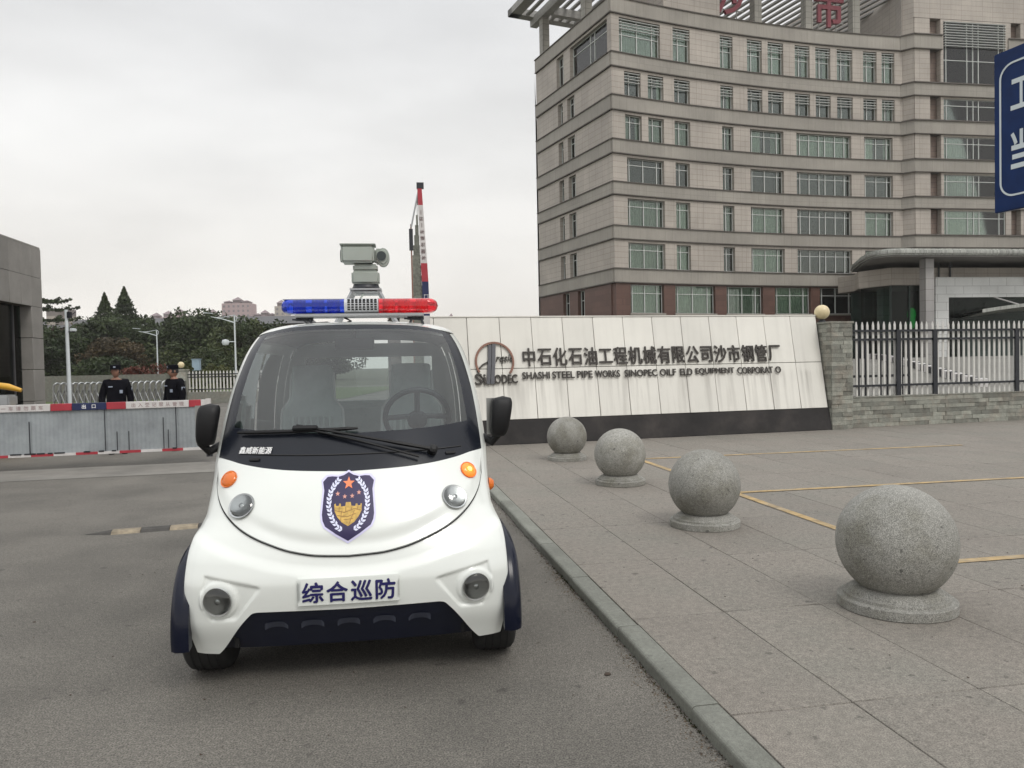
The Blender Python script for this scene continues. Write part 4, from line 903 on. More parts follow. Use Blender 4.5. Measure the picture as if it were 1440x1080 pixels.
b_ = MB(); b_.box(.12, .2, -.12, .05, 2.47, 2.54); b_.build('camera', 'lamp_pole', cp, bev=.01); b_ = MB(); b_.box(.03, .10, -.06, .06, 2.78, 2.93); b_.build('camera', 'black_iron', cp, bev=.01)
cb = thing('blue_cabinet', 'pale blue metal cabinet on posts behind the distant fence', 'cabinet', (-24.6, 60, 0))
b_ = MB(); b_.box(-.3, .3, -.15, .15, 1.5, 2.35); b_.build('box', 'cabinet', cb, bev=.02); b_ = MB(); b_.box(-.34, .34, -.2, .2, 2.352, 2.40); b_.build('hood', 'cabinet', cb, bev=.01); b_ = MB(); b_.box(-.25, -.2, -.03, .03, 0, 1.5); b_.box(.2, .25, -.03, .03, 0, 1.5); b_.build('stand', 'steel_dark', cb)
# ------------------------------------------------------------------ trees
nr = np.random.RandomState(5)
def leaf_mesh(name, pts, size, m_, flat=.0):
    n = len(pts); s = size * nr.uniform(.6, 1.25, n)
    a = nr.normal(size=(n, 3)); a /= np.linalg.norm(a, axis=1)[:, None]; b = nr.normal(size=(n, 3)); b[:, 2] *= 1 - flat; b -= (a * b).sum(1)[:, None] * a; b /= np.linalg.norm(b, axis=1)[:, None]
    a *= s[:, None]; b *= s[:, None] * .55
    v = np.stack([pts - a, pts + b, pts + a, pts - b], 1).reshape(-1, 3)
    me = bpy.data.meshes.new(name); me.from_pydata(v.tolist(), [], [(4 * i, 4 * i + 1, 4 * i + 2, 4 * i + 3) for i in range(n)]); me.materials.append(M[m_]); return me
def crown_pts(n, r, h, z0, lumps=26):
    c = []
    for _ in range(lumps):
        th = nr.uniform(0, 6.283); u = nr.uniform(0, 1) ** .6; zz = nr.uniform(0, 1)
        rad = r * (math.sin(math.pi * min(1, max(.0, .12 + .80 * zz)))) ** .6 * u * .78
        c.append((rad * math.cos(th), rad * math.sin(th), z0 + h * zz * .86, nr.uniform(.18, .36) * r))
    pts = []
    for _ in range(n):
        q = c[nr.randint(len(c))]; d = nr.normal(size=3); d /= np.linalg.norm(d); k_ = nr.uniform(.55, 1.05)
        pts.append((q[0] + d[0] * q[3] * k_, q[1] + d[1] * q[3] * k_, q[2] + d[2] * q[3] * .8 * k_))
    return np.array(pts)
def conifer_pts(n, r, h, z0):
    pts = []
    for _ in range(n):
        v = nr.uniform(0, 1) ** 1.3; tier = math.floor(v * 13) / 13; rad = r * (1 - v) * (.55 + .45 * (1 - (v * 13 % 1))) * nr.uniform(.3, 1.0) ** .5
        th = nr.uniform(0, 6.283); th = round(th * 3.2) / 3.2 + nr.normal() * .16; pts.append((rad * math.cos(th), rad * math.sin(th), z0 + h * v - .12 * rad + nr.normal() * .1))
    return np.array(pts)
def trunk_mesh(h, r):
    b_ = MB(); b_.tube([(0, 0, -.2), (.08, 0, h * .5), (0, .1, h)], [r, r * .75, r * .25], 8)
    for i in range(6):
        a = i * 1.05; z = h * (.35 + .09 * i); b_.tube([(0, 0, z), (1.1 * math.cos(a), 1.1 * math.sin(a), z + 1.0)], [r * .35, r * .1], 5)
    o = b_.build('trunk', 'bark'); me = o.data; bpy.data.objects.remove(o); return me
tr_m = trunk_mesh(6.5, .28)
protos = [leaf_mesh('crown', crown_pts(7000, 5.2, 7.0, 1.6, 34), .24, m_) for m_ in ('leaf_dark', 'leaf_mid', 'leaf_brown', 'leaf_dark')]
con = [leaf_mesh('crown', conifer_pts(7500, 5.2, 9.0, 3.0), .22, 'leaf_dark'), leaf_mesh('crown', conifer_pts(6500, 4.4, 8.6, 3.2), .2, 'leaf_dark')]
fp = []
for tier, (z, rad) in enumerate(((4.6, 3.4), (5.8, 3.3), (7.0, 2.9), (8.1, 2.5), (8.9, 1.8))):
    for k_ in range(7):
        th = k_ * .9 + tier * .5
        for _ in range(75):
            q = nr.uniform(.15, 1); w_ = .38 * (1.1 - q * .6); fp.append((rad * q * math.cos(th) + nr.normal() * w_ * .5, rad * q * math.sin(th) + nr.normal() * w_ * .5, z + .35 * q * q + nr.normal() * .07))
flatm = leaf_mesh('crown', np.array(fp), .17, 'leaf_dark', .6)
def tree(name, me, loc, sc, label, cat='tree', group=None, rz=0.):
    t = thing(name, label, cat, loc, rz, group); t.scale = sc
    for n_, m_ in (('trunk', tr_m), ('crown', me)):
        o = bpy.data.objects.new(n_, m_); COL.objects.link(o); o.parent = t
    return t
def PX(px, Y): return (px - 720) / 1080 * Y
TL = [ # px, Y, proto, horizontal scale, vertical scale, label
 (40, 84, 1, .9, .80, 'mid green round tree half hidden behind the gatehouse corner'), (92, 90, 0, .95, .66, 'low dark green tree directly behind the white camera pole'),
 (126, 98, 2, .95, .80, 'brownish tree right of the camera pole, below the left conifer'), (152, 93, 0, .95, .88, 'broad dark tree under the left pointed conifer'),
 (182, 99, 3, 1.0, .96, 'large dark rounded tree under the taller pointed conifer'), (203, 93, 0, .8, .80, 'dark tree rising behind the right guard'),
 (160, 84, 2, .8, .55, 'low reddish brown tree in front of the dark group behind the left guard'), (228, 88, 1, .75, .52, 'low green tree in the dip below the long grey roof'),
 (258, 97, 0, .95, .86, 'dark round tree right of the dip, below the small pink towers'), (283, 92, 0, 1.0, .93, 'wide dark tree left of the nearest street lamp'),
 (312, 98, 3, .95, .92, 'dark tree directly behind the nearest street lamp'), (338, 88, 1, .9, .80, 'green tree touching the left edge of the cart'),
 (372, 95, 0, 1.0, .80, 'dark tree hidden behind the left windscreen pillar of the cart'), (420, 97, 1, 1.0, .74, 'tree seen dimly through the cart windscreen on the left'),
 (470, 99, 0, 1.0, .72, 'tree seen dimly through the middle of the cart windscreen'), (298, 80, 1, .55, .42, 'small bright green bushy tree behind the blue cabinet'), (60, 78, 3, .8, .62, 'dark low tree right beside the gatehouse edge')]
for i, (px, Y, p, a, v, lb) in enumerate(TL):
    tree('broadleaf_tree', protos[p], (PX(px, Y), Y, 0), (a, a, v * 1.12), lb, group='broadleaf trees beyond the gate', rz=i * 1.3)
tree('conifer_tree', con[0], (-50.6, 101, 0), (1, 1, 1.04), 'tallest pointed conifer above the tree line at the left', group='pointed conifers')
tree('conifer_tree', con[1], (-53.2, 101, 0), (1, 1, 1.0), 'shorter pointed conifer left of the tallest one', group='pointed conifers', rz=1)
tree('layered_cedar', flatm, (-47.9, 80.5, 0), (1, 1, 1), 'cedar with flat layered branches beside the gatehouse corner')
# shrubs and hedges, grass
def bush(loc, r, h, m_, name, label, n=1800, sz=.09):
    me = leaf_mesh('foliage', crown_pts(n, r, h, .1, 16) * np.array([1.6, .8, 1]), sz, m_); o = bpy.data.objects.new(name, me); COL.objects.link(o); o.location = loc; tag(o, label, 'shrub'); return o
bush((-21.8, 45, 0), 1.5, 1.75, 'leaf_red', 'clipped_hedge', 'clipped reddish brown hedge seen between the two guards', 3500)
bush((-17.6, 42, 0), .9, 1.75, 'leaf_olive', 'shrub', 'olive green shrub right of the right guard, beside the small stone pillar')
bush((-22, 58, 0), 1.4, 1.9, 'leaf_olive', 'shrub', 'olive shrub behind the distant picket fence near the blue cabinet')
bush((-40, 76, 0), 3.2, 2.6, 'leaf_dark', 'shrub', 'dark low shrub mass at the foot of the trees behind the camera pole', 5000, .2)
bush((-28, 74, 0), 3.6, 2.4, 'leaf_dark', 'shrub', 'dark low shrub mass under the trees behind the distant fence', 5000, .2)
bush((-50, 74, 0), 3.6, 2.6, 'leaf_dark', 'shrub', 'dark low shrub mass beside the gatehouse edge', 5000, .2)
mb = MB(); mb.add([(-26, 36.5, .02), (-8, 36.5, .02), (-8, 58, .02), (-40, 58, .02)], [(0, 1, 2, 3)]); 
M['lawn'] = mat('lawn', (.06, .085, .025), .95, var=.3, scale=3, bump=.5, bscale=60); mb.build('lawn', 'lawn', kind='structure')
mb = MB(); mb.box(-27, -18, 40, 40.4, 0, 1.35); 
o = mb.build('boundary_wall', 'ledge'); tag(o, 'low pale boundary wall in front of the reddish hedge behind the guards', 'wall')
# ------------------------------------------------------------------ long hall and far apartment towers
hl = thing('long_hall', 'long low hall with grey roof and brown wall behind the trees', 'building', (0, 0, 0))
mb = MB(); mb.box(-82, -36, 130, 142, 0, 9.1); mb.build('wall', 'hall_wall', hl)
mb = MB(); mb.add([(-83, 129.3, 9.1), (-35, 129.3, 9.1), (-35, 142.7, 9.1), (-83, 142.7, 9.1), (-82, 134, 10.7), (-36, 134, 10.7), (-36, 138, 10.7), (-82, 138, 10.7)], [(0, 1, 5, 4), (1, 2, 6, 5), (2, 3, 7, 6), (3, 0, 4, 7), (4, 5, 6, 7)]); mb.build('roof', 'hall_roof', hl)
mb = MB(); mb.box(-79, -75.6, 131, 134, 9.6, 12.4); mb.build('roof_hut', 'far_beige', hl)
# far apartment towers: stepped tops, hipped caps, windows row by row
b_ = MB(); b_.box(-.7, .7, -.06, .1, 0, 1.6); o = b_.build('window', 'room'); wme = o.data; bpy.data.objects.remove(o)
M['far_win'] = mat('far_win', (.15, .14, .155), .5, rnd=.2); wme.materials.clear(); wme.materials.append(M['far_win'])
def tower(px0, px1, ytop, label, D=560, m_='far_wall', cap=True):
    x0, x1 = PX(px0, D), PX(px1, D); hor = 512 - .0201 * ((px0 + px1) / 2 - 720); zt = 1.5 + (hor - ytop) / 1080 * D
    t = thing('apartment_tower', label, 'building', ((x0 + x1) / 2, D, 0), 0, 'far apartment towers'); w_ = (x1 - x0) / 2
    b_ = MB(); b_.box(-w_, w_, 0, 14, 0, zt - 5); b_.build('wall', M['far_plain'] if m_ == 'far_wall' else M['far_plain2'], t)
    b_ = MB()
    for k_ in (-1, 0, 1) if w_ > 8 else (0,):
        c_ = k_ * w_ * .62; q = w_ * (.30 if w_ > 8 else .7); hh = 5 if k_ == 0 else 2.5
        b_.box(c_ - q * .8, c_ + q * .8, 1, 9, zt - 5, zt - 5 + hh * .45); b_.add([(c_ - q, 0, zt - 5 + hh * .45), (c_ + q, 0, zt - 5 + hh * .45), (c_ + q, 10, zt - 5 + hh * .45), (c_ - q, 10, zt - 5 + hh * .45), (c_, 5, zt - 5 + hh)], [(0, 1, 4), (1, 2, 4), (2, 3, 4), (3, 0, 4), (3, 2, 1, 0)])
    b_.build('roof', 'far_roof', t)
    z = zt - 8; n = max(2, int(w_ * 2 / 3.4))
    while z > 28 if D > 500 else z > 9:
        for i in range(n):
            o = bpy.data.objects.new('window', wme); COL.objects.link(o); o.parent = t; o.location = (-w_ + (i + .5) * 2 * w_ / n, 0, z)
        z -= 3.4
M['far_plain'] = mat('far_plain', (.36, .265, .27), .85, var=.06, scale=.1); M['far_plain2'] = mat('far_plain2', (.37, .33, .295), .85, var=.06, scale=.1)
tower(212, 226, 439, 'leftmost small pink apartment tower above the long grey roof'); tower(229, 243, 436.5, 'second small pink apartment tower, right of the leftmost one'); tower(245, 261, 434, 'third pink apartment tower with a taller pointed roof')
tower(293, 305, 434, 'narrow pale tower peeking over the dark tree crown', m_='far_beige'); tower(315, 355, 417, 'largest pink apartment tower with stepped roof above the nearest street lamp')
tower(357, 389, 435, 'wide low pink apartment block right of the largest tower'); tower(389, 404, 421, 'beige tower right beside the blue end of the light bar', m_='far_beige')
tower(632, 640, 440, 'tiny tower just right of the red light bar end'); tower(664, 672, 448.5, 'tiny tower top over the wall, left one of the pair nearest the cart'); tower(684, 694, 448.5, 'tiny tower top over the wall, right one of the pair nearest the cart')
tower(720, 735, 443, 'tallest of the tiny tower tops over the sign wall'); tower(740, 754, 446, 'tiny tower top touching the office building edge')
# ------------------------------------------------------------------ guards
def skin(name, verts, edges, radii, m_, parent, sub=2, root=0):
    me = bpy.data.meshes.new(name); me.from_pydata(verts, edges, []); o = bpy.data.objects.new(name, me); COL.objects.link(o)
    o.modifiers.new('s', 'SKIN'); s2 = o.modifiers.new('u', 'SUBSURF'); s2.levels = s2.render_levels = sub
    sv = me.skin_vertices[0].data
    for i, r_ in enumerate(radii): sv[i].radius = r_ if isinstance(r_, tuple) else (r_, r_)
    sv[root].use_root = True
    bpy.context.view_layer.update(); e_ = bpy.data.meshes.new_from_object(o.evaluated_get(bpy.context.evaluated_depsgraph_get())); bpy.data.objects.remove(o)
    e_.materials.clear(); e_.materials.append(M[m_]); e_.shade_smooth(); o = bpy.data.objects.new(name, e_); COL.objects.link(o); o.parent = parent; return o
def guard(loc, rz, label, head=0., arms=0., seed=1):
    """standing figure facing local -y"""
    t = thing('person', label, 'person', loc, rz, 'uniformed guards behind the barrier')
    V = [(0, 0, .86), (0, 0, 1.02), (0, 0, 1.2), (0, .01, 1.33), (0, 0, 1.41), (0, -.01, 1.46),      # 0-5 pelvis..neck
         (-.16, .01, 1.33), (-.235, .02, 1.08), (-.235, -.06, .86), (-.225, -.09, .76),              # 6-9 left arm
         (.16, .01, 1.33), (.235, .02, 1.08), (.235, -.06, .86), (.225, -.09, .76),                  # 10-13
         (-.09, 0, .80), (-.10, -.01, .46), (-.10, .01, .08), (-.11, -.15, .04),
         (.09, 0, .80), (.10, -.01, .46), (.10, .01, .08), (.11, -.15, .04)]
    E = [(0, 1), (1, 2), (2, 3), (3, 4), (4, 5), (3, 6), (6, 7), (7, 8), (8, 9), (3, 10), (10, 11), (11, 12), (12, 13), (0, 14), (14, 15), (15, 16), (16, 17), (0, 18), (18, 19), (19, 20), (20, 21)]
    RR = [(.14, .10), (.13, .095), (.15, .10), (.14, .09), .055, .052, .065, .045, .036, .028, .065, .045, .036, .028, .08, .058, .042, .035, .08, .058, .042, .035]
    b = skin('body', V, E, RR, 'skin', t)
    # fingers joined into the body mesh
    bm = bmesh.new(); bm.from_mesh(b.data)
    for sx in (-1, 1):
        hm = MB()
        for k_ in range(4):
            y = -.12 + .02 * k_; L_ = (.07, .08, .078, .062)[k_]
            hm.tube([(sx * .225, y, .74), (sx * .222, y - .004, .74 - L_ * .5), (sx * .214, y - .006, .74 - L_)], [.009, .0085, .006], 6)
        hm.tube([(sx * .215, -.125, .76), (sx * .205, -.145, .73), (sx * .20, -.15, .70)], [.010, .009, .007], 6)
        n0 = [bm.verts.new(v) for v in hm.v]
        for f in hm.f: bm.faces.new([n0[i] for i in f])
    # head with nose, brow, ears
    hr = Matrix.Translation((0, -.015, 1.545)) @ Matrix.Rotation(head, 4, 'Z')
    n1, n2 = 22, 16; vv = []
    for j in range(n2 + 1):
        ph = math.pi * j / n2
        for i in range(n1):
            th = 2 * math.pi * i / n1; x = math.sin(ph) * math.sin(th); y = -math.sin(ph) * math.cos(th); z = math.cos(ph)
            px_, py_, pz_ = x * .076, y * .096, z * .118
            if z < 0: px_ *= 1 + .25 * z; py_ *= 1 + .05 * z
            if y < -.5:
                nose = math.exp(-(x / .13) ** 2) * math.exp(-((z + .12) / .2) ** 2) * .022; py_ -= nose
                for ex in (-.4, .4): py_ += .009 * math.exp(-((x - ex) / .16) ** 2 - ((z - .12) / .1) ** 2)
                py_ -= .005 * math.exp(-(x / .25) ** 2 - ((z + .47) / .07) ** 2)
            vv.append(bm.verts.new(hr @ Vector((px_, py_, pz_))))
    for j in range(n2):
        for i in range(n1):
            try: bm.faces.new([vv[j * n1 + i], vv[j * n1 + (i + 1) % n1], vv[(j + 1) * n1 + (i + 1) % n1], vv[(j + 1) * n1 + i]])
            except ValueError: pass
    for sx in (-1, 1):
        em = MB(); em.lathe([(0, -.028), (.012, -.02), (.016, 0), (.012, .02), (0, .028)], 8, T=hr @ Matrix.Translation((sx * .078, .01, 0)) @ Matrix.Diagonal((.5, 1, 1, 1)))
        n0 = [bm.verts.new(v) for v in em.v]
        for f in em.f:
            try: bm.faces.new([n0[i] for i in f])
            except ValueError: pass
    bmesh.ops.recalc_face_normals(bm, faces=bm.faces); bm.to_mesh(b.data); bm.free(); b.data.shade_smooth()
    e2 = MB()
    for sx in (-1, 1): e2.lathe([(0, -.006), (.012, -.003), (.013, 0), (.012, .003), (0, .006)], 8, T=hr @ Matrix.Translation((sx * .030, -.088, .014)) @ Matrix.Diagonal((1, .4, .7, 1)))
    e2.build('eye', 'hair', t)
    e2 = MB(); e2.box(-.024, .024, -.096, -.088, -.058, -.051, T=hr); e2.build('mouth', 'ring', t)
    h2 = MB(); h2.lathe([(.082, -.03), (.084, 0), (.082, .05), (.06, .1), (0, .12)], 20, T=hr @ Matrix.Translation((0, .012, 0)) @ Matrix.Diagonal((1, 1.12, 1, 1))); h2.build('hair', 'hair', t, smooth=True)
    c2 = MB(); c2.lathe([(.088, .045), (.092, .07), (.094, .105), (.085, .125), (0, .135)], 24, T=hr @ Matrix.Diagonal((1, 1.14, 1, 1)))
    c2.add([(s_ * math.sin(a), -.09 * 1.14 * math.cos(a) * 1 - (.055 * math.cos(a * 1.2) if e_ else 0), z) for e_, s_, z in ((0, .088, .055), (1, .078, .040)) for a in [R(-60 + 12 * i) for i in range(11)]], [(i, i + 1, 12 + i, 11 + i) for i in range(10)], T=hr); c2.build('cap', 'guard_cloth', t, smooth=True)
    e2 = MB(); e2.box(-.018, .018, -.112, -.106, .075, .10, T=hr); e2.build('cap_badge', 'badge_grey', t)
    J = [(0, 0, .80), (0, 0, .95), (0, 0, 1.12), (0, .005, 1.30), (0, 0, 1.39), (-.165, .01, 1.335), (-.24, .02, 1.08), (-.24, -.06, .87), (-.23, -.08, .80), (.165, .01, 1.335), (.24, .02, 1.08), (.24, -.06, .87), (.23, -.08, .80)]
    skin('jacket', J, [(0, 1), (1, 2), (2, 3), (3, 4), (3, 5), (5, 6), (6, 7), (7, 8), (3, 9), (9, 10), (10, 11), (11, 12)], [(.185, .135), (.18, .13), (.18, .13), (.145, .105), (.07, .065), .085, .068, .056, .05, .095, .068, .056, .05], 'guard_cloth', t)
    K = [(0, 0, .86), (-.095, 0, .76), (-.105, -.01, .45), (-.105, .01, .10), (.095, 0, .76), (.105, -.01, .45), (.105, .01, .10)]
    skin('trousers', K, [(0, 1), (1, 2), (2, 3), (0, 4), (4, 5), (5, 6)], [(.165, .12), .105, .078, .07, .105, .078, .07], 'guard_cloth', t)
    for sx in (-1, 1):
        e2 = MB(); e2.lathe([(.05, 0), (.052, .03), (.04, .07), (.035, .12)], 12, T=Matrix.Translation((sx * .107, -.06, 0)) @ Matrix.Diagonal((1, 2.3, 1, 1))); e2.build('boot', 'rubber', t, smooth=True)
    for nm, T2 in (('chest_badge', Matrix.Translation((.085, -.142, 1.17))), ('name_patch', Matrix.Translation((-.09, -.137, 1.265)))):
        e2 = MB(); w_, h_ = (.025, .03) if nm == 'chest_badge' else (.035, .01); e2.box(-w_, w_, -.004, .02, -h_, h_, T=T2); e2.build(nm, 'badge_grey', t)
    e2 = MB(); e2.box(.225, .268, -.03, .045, 1.15, 1.24, T=Matrix.Rotation(0, 4, 'Z')); e2.build('arm_patch', 'badge_grey', t)
    return t
ga = guard((-7.27, 14.1, 0), R(26), 'left guard in black uniform and cap facing forward before the folding gate', head=R(-8))
gb = guard((-6.38, 14.5, 0), R(-28), 'right guard in black uniform turned sideways beside the small stone pillar', head=R(-20))
ga.scale = (.98, 1.0, .975); gb.scale = (.92, .95, .965)

# ------------------------------------------------------------------ thin haze
hm = bpy.data.materials.new('haze'); hm.use_nodes = True; N = hm.node_tree.nodes; N.clear(); o_ = N.new('ShaderNodeOutputMaterial'); pv = N.new('ShaderNodeVolumePrincipled')
pv.inputs['Color'].default_value = (.96, .94, .92, 1); pv.inputs['Density'].default_value = .00035; pv.inputs['Anisotropy'].default_value = .2; hm.node_tree.links.new(pv.outputs[0], o_.inputs['Volume'])
mb = MB(); mb.box(-720, 720, -60, 720, -1.4, 75); hz = mb.build('haze', hm, kind='stuff')
# ------------------------------------------------------------------ electric patrol cart
cart = thing('patrol_cart', 'white electric patrol cart with police style shield on its hood, parked on the asphalt', 'patrol cart', (-.832, 3.96, 0), R(8))
def spl(T):
    xs_ = np.array([a for a, _ in T]); ys_ = np.array([b for _, b in T]); d = np.diff(ys_) / np.diff(xs_); m_ = np.zeros(len(xs_)); m_[0] = d[0]; m_[-1] = d[-1]
    for i in range(1, len(xs_) - 1): m_[i] = 0 if d[i - 1] * d[i] <= 0 else 2 * d[i - 1] * d[i] / (d[i - 1] + d[i])
    def f(x):
        x = min(max(x, xs_[0]), xs_[-1]); i = min(max(int(np.searchsorted(xs_, x)) - 1, 0), len(xs_) - 2); h = xs_[i + 1] - xs_[i]; t = (x - xs_[i]) / h
        return float(ys_[i] * (2 * t**3 - 3 * t**2 + 1) + h * m_[i] * (t**3 - 2 * t**2 + t) + ys_[i + 1] * (-2 * t**3 + 3 * t**2) + h * m_[i + 1] * (t**3 - t**2))
    return f
CZ = spl([(.15, -.36), (.22, -.385), (.35, -.43), (.5, -.445), (.6, -.42), (.7, -.375), (.8, -.32), (.9, -.26), (1.0, -.19), (1.1, -.115), (1.3, .04), (1.5, .2), (1.65, .33), (1.74, .43), (1.8, .52)])
WZ = spl([(.15, .715), (.35, .745), (.5, .752), (.64, .748), (.71, .738), (.755, .720), (.80, .708), (.9, .708), (1.05, .716), (1.2, .709), (1.35, .694), (1.5, .665), (1.6, .635), (1.69, .59), (1.8, .50)])
DZ = spl([(.15, .10), (.35, .12), (.6, .16), (.75, .25), (.9, .34), (1.0, .38), (1.74, .45), (1.8, .46)])
NN = 2.4
def Sp(ph, z):
    s = math.sin(ph); c = abs(math.cos(ph)); return Vector((WZ(z) * math.copysign(abs(s) ** (2 / NN), s), CZ(z) + DZ(z) * (1 - c ** (2 / NN)), z))
def phx(x, z): return math.copysign(math.asin(min(1, abs(x) / WZ(z)) ** (NN / 2)), x)
def Sx(x, z, off=0.):
    p = Sp(phx(x, z), z)
    if off:
        e_ = .004; x2 = min(abs(x), WZ(z) * .97) * (1 if x >= 0 else -1)
        a = Sp(phx(x2 + e_, z), z) - Sp(phx(x2 - e_, z), z); b = Sp(phx(x2, z + e_), z + e_) - Sp(phx(x2, z - e_), z - e_)
        n = a.cross(b).normalized(); n = n if n.y < 0 else -n; p = p + n * off
    return p
def Sframe(x, z, off=0.):
    e_ = .01; a = (Sx(x + e_, z) - Sx(x - e_, z)).normalized(); b = (Sx(x, z + e_) - Sx(x, z - e_)).normalized(); n = a.cross(b).normalized(); n = n if n.y < 0 else -n
    b = n.cross(a).normalized(); p = Sx(x, z) + n * off
    return Matrix(((a.x, b.x, n.x, p.x), (a.y, b.y, n.y, p.y), (a.z, b.z, n.z, p.z), (0, 0, 0, 1)))
def sst(a): a = max(0., min(1., a)); return a * a * (3 - 2 * a)
zhood = spl([(0, .990), (.26, 1.0), (.40, 1.012), (.52, 1.03), (.62, 1.05), (.80, 1.055)])
zval = spl([(0, .388), (.41, .392), (.435, .388), (.46, .368), (.62, .190), (.635, .18), (.80, .18)])
ridge = lambda x: .585 + .155 * (abs(x) / .70) ** 2
PK = [(.395, .505), (.41, .515), (.655, .565), (.668, .50), (.665, .40), (.62, .35), (.515, .352), (.50, .36), (.40, .488)]
def pdist(x, z):    # signed distance, positive inside
    ins = False; dm = 9
    for i in range(len(PK)):
        x0, y0 = PK[i]; x1, y1 = PK[(i + 1) % len(PK)]
        if (y0 > z) != (y1 > z) and x < (x1 - x0) * (z - y0) / (y1 - y0) + x0: ins = not ins
        t = max(0, min(1, ((x - x0) * (x1 - x0) + (z - y0) * (y1 - y0)) / ((x1 - x0) ** 2 + (y1 - y0) ** 2))); dm = min(dm, math.hypot(x - x0 - t * (x1 - x0), z - y0 - t * (y1 - y0)))
    return dm if ins else -dm
def bodyoff(x, z):
    r_ = ridge(x); o = .014 * sst((r_ - z) / .06) * sst((z - .15) / .3 + .4)
    o -= .012 * sst(pdist(abs(x), z) / .016)
    d = math.hypot(abs(x) - .585, z - .448); o += .010 * sst((.093 - d) / .014)
    return o
mb = MB()
def lowf(u, v):
    ph = R(-90 + 180 * u); x_ = Sp(ph, .5).x
    z0, z1 = zval(abs(x_)), zhood(abs(x_)); z = z0 + (z1 - z0) * v; p = Sp(ph, z); o = bodyoff(p.x, z)
    if o:
        n = Vector((p.x * .25, -1, 0)).normalized() if abs(ph) < 1.2 else Vector((math.copysign(1, p.x), -.6, 0)).normalized(); p = p + n * o * (1 - sst((abs(ph) - 1.35) / .2))
    return p
mb.grid(lowf, 230, 130)
# return lip along the lower edge, so the shell has thickness
mb.grid(lambda u, v: lowf(u, 0) + Vector((0, .05 * v, 0.0)), 230, 1)
# pillars
def xf(z): return WZ(z) * .972 - .020
for sx in (-1, 1):
    def pil(u, v):
        z0 = zhood(.65); z = z0 + (1.69 - z0) * v; a = phx(xf(z), z); return Sp(sx * (a + (R(90) - a) * u), z)
    mb.grid(pil, 14, 40)
    # sides
    def yf(z): return CZ(z) + DZ(z)
    def W2(y, z): return WZ(z) - .03 * sst((y - 1.6) / .7)
    def side(z0, z1, ya, yb, nu, nv, skip=None):
        def f(u, v):
            z = z0 + (z1 - z0) * v; a = ya(z) if callable(ya) else ya; y = a + (yb - a) * u; return Vector((sx * W2(y, z), y, z))
        mb.grid(f, nu, nv, skip=skip)
    def sk(u, v):
        z = .18 + .87 * v; y = yf(z) + (2.25 - yf(z)) * u
        return math.hypot(y, z - .28) < .35 or math.hypot(y - 1.85, z - .28) < .35
    side(.18, zhood(.7), yf, 2.25, 130, 44, sk)
    side(zhood(.7), 1.60, yf, 0, 1, 1, lambda u, v: True)
    def ap(u, v):
        z = zhood(.7) + (1.60 - zhood(.7)) * v; return Vector((sx * WZ(z), yf(z) + .07 * u, z))
    mb.grid(ap, 2, 16); side(zhood(.7), 1.60, 1.15, 1.23, 1, 12); side(zhood(.7), 1.60, 1.95, 2.25, 2, 12); side(1.60, 1.69, yf, 2.25, 30, 4)
# rear
mb.grid(lambda u, v: Vector(((2 * u - 1) * (WZ(.18 + .9 * v) - .03), 2.25 + .03 * math.sin(u * math.pi), .18 + .9 * v)), 20, 10)
mb.grid(lambda u, v: Vector(((2 * u - 1) * (WZ(1.6 + .09 * v) - .03), 2.25 + .03 * math.sin(u * math.pi), 1.58 + .11 * v)), 20, 2)
for sx in (-1, 1): mb.grid(lambda u, v: Vector((sx * (.5 + (WZ(1.08 + .5 * v) - .53) * u), 2.252, 1.08 + .5 * v)), 2, 8)
body = mb.build('body', 'white_paint', cart, smooth=True)
# roof
def rooff(u, v):
    ph = R(-90 + 180 * u); x0 = Sp(ph, 1.70).x; zt = 1.745 - .055 * min(1, abs(x0) / .60) ** 3; Fp = Sp(ph, zt); s = math.sin(ph); c = abs(math.cos(ph))
    y0 = Fp.y; y = y0 + (2.27 - y0) * v; G = Vector((math.copysign(abs(s) ** .8, s) * (.59 - .03 * sst((y - 1.6) / .7)), y, 1.69 + .092 * c ** .7 * sst((y + .1) / .9) - .02 * sst((y - 1.8) / .5)))
    b_ = sst(v / .22); return Fp * (1 - b_) + G * b_
mb = MB(); mb.grid(rooff, 60, 44); mb.grid(lambda u, v: rooff(u, v) - Vector((0, 0, .035)), 60, 20); mb.build('roof', 'white_paint', cart, smooth=True)
# windscreen: glass with black frit border
def zb(x): return zhood(min(.65, abs(x)))
def wsf(u, v, off=.002):
    uu = 2 * u - 1; xb = uu * .64; z0 = zb(xb); z1 = 1.742 - .05 * abs(uu) ** 5; z = z0 + (z1 - z0) * v; return Sx(uu * xf(z), z) + Vector((0, -off, 0))
UG = .905; VB = .235; VT = .965
def remap(t, g):   # grid lines on the glass edge
    return t
def patch(u0, u1, v0, v1, nu, nv, off=.002): return (lambda u, v: wsf(u0 + (u1 - u0) * u, v0 + (v1 - v0) * v, off)), nu, nv
ul = (1 - UG) / 2
mb = MB()
for a, c, d, e_, nu, nv in ((0, ul, 0, 1, 6, 60), (1 - ul, 1, 0, 1, 6, 60), (ul, 1 - ul, 0, VB, 60, 14), (ul, 1 - ul, VT, 1, 60, 3)):
    mb.grid(*patch(a, c, d, e_, nu, nv)); 
ws = mb.build('windscreen', 'frit', cart, smooth=True, weld=True)
mb = MB(); mb.grid(*patch(ul, 1 - ul, VB, VT, 60, 50)); mb.build('glass', 'windscreen', ws, smooth=True)
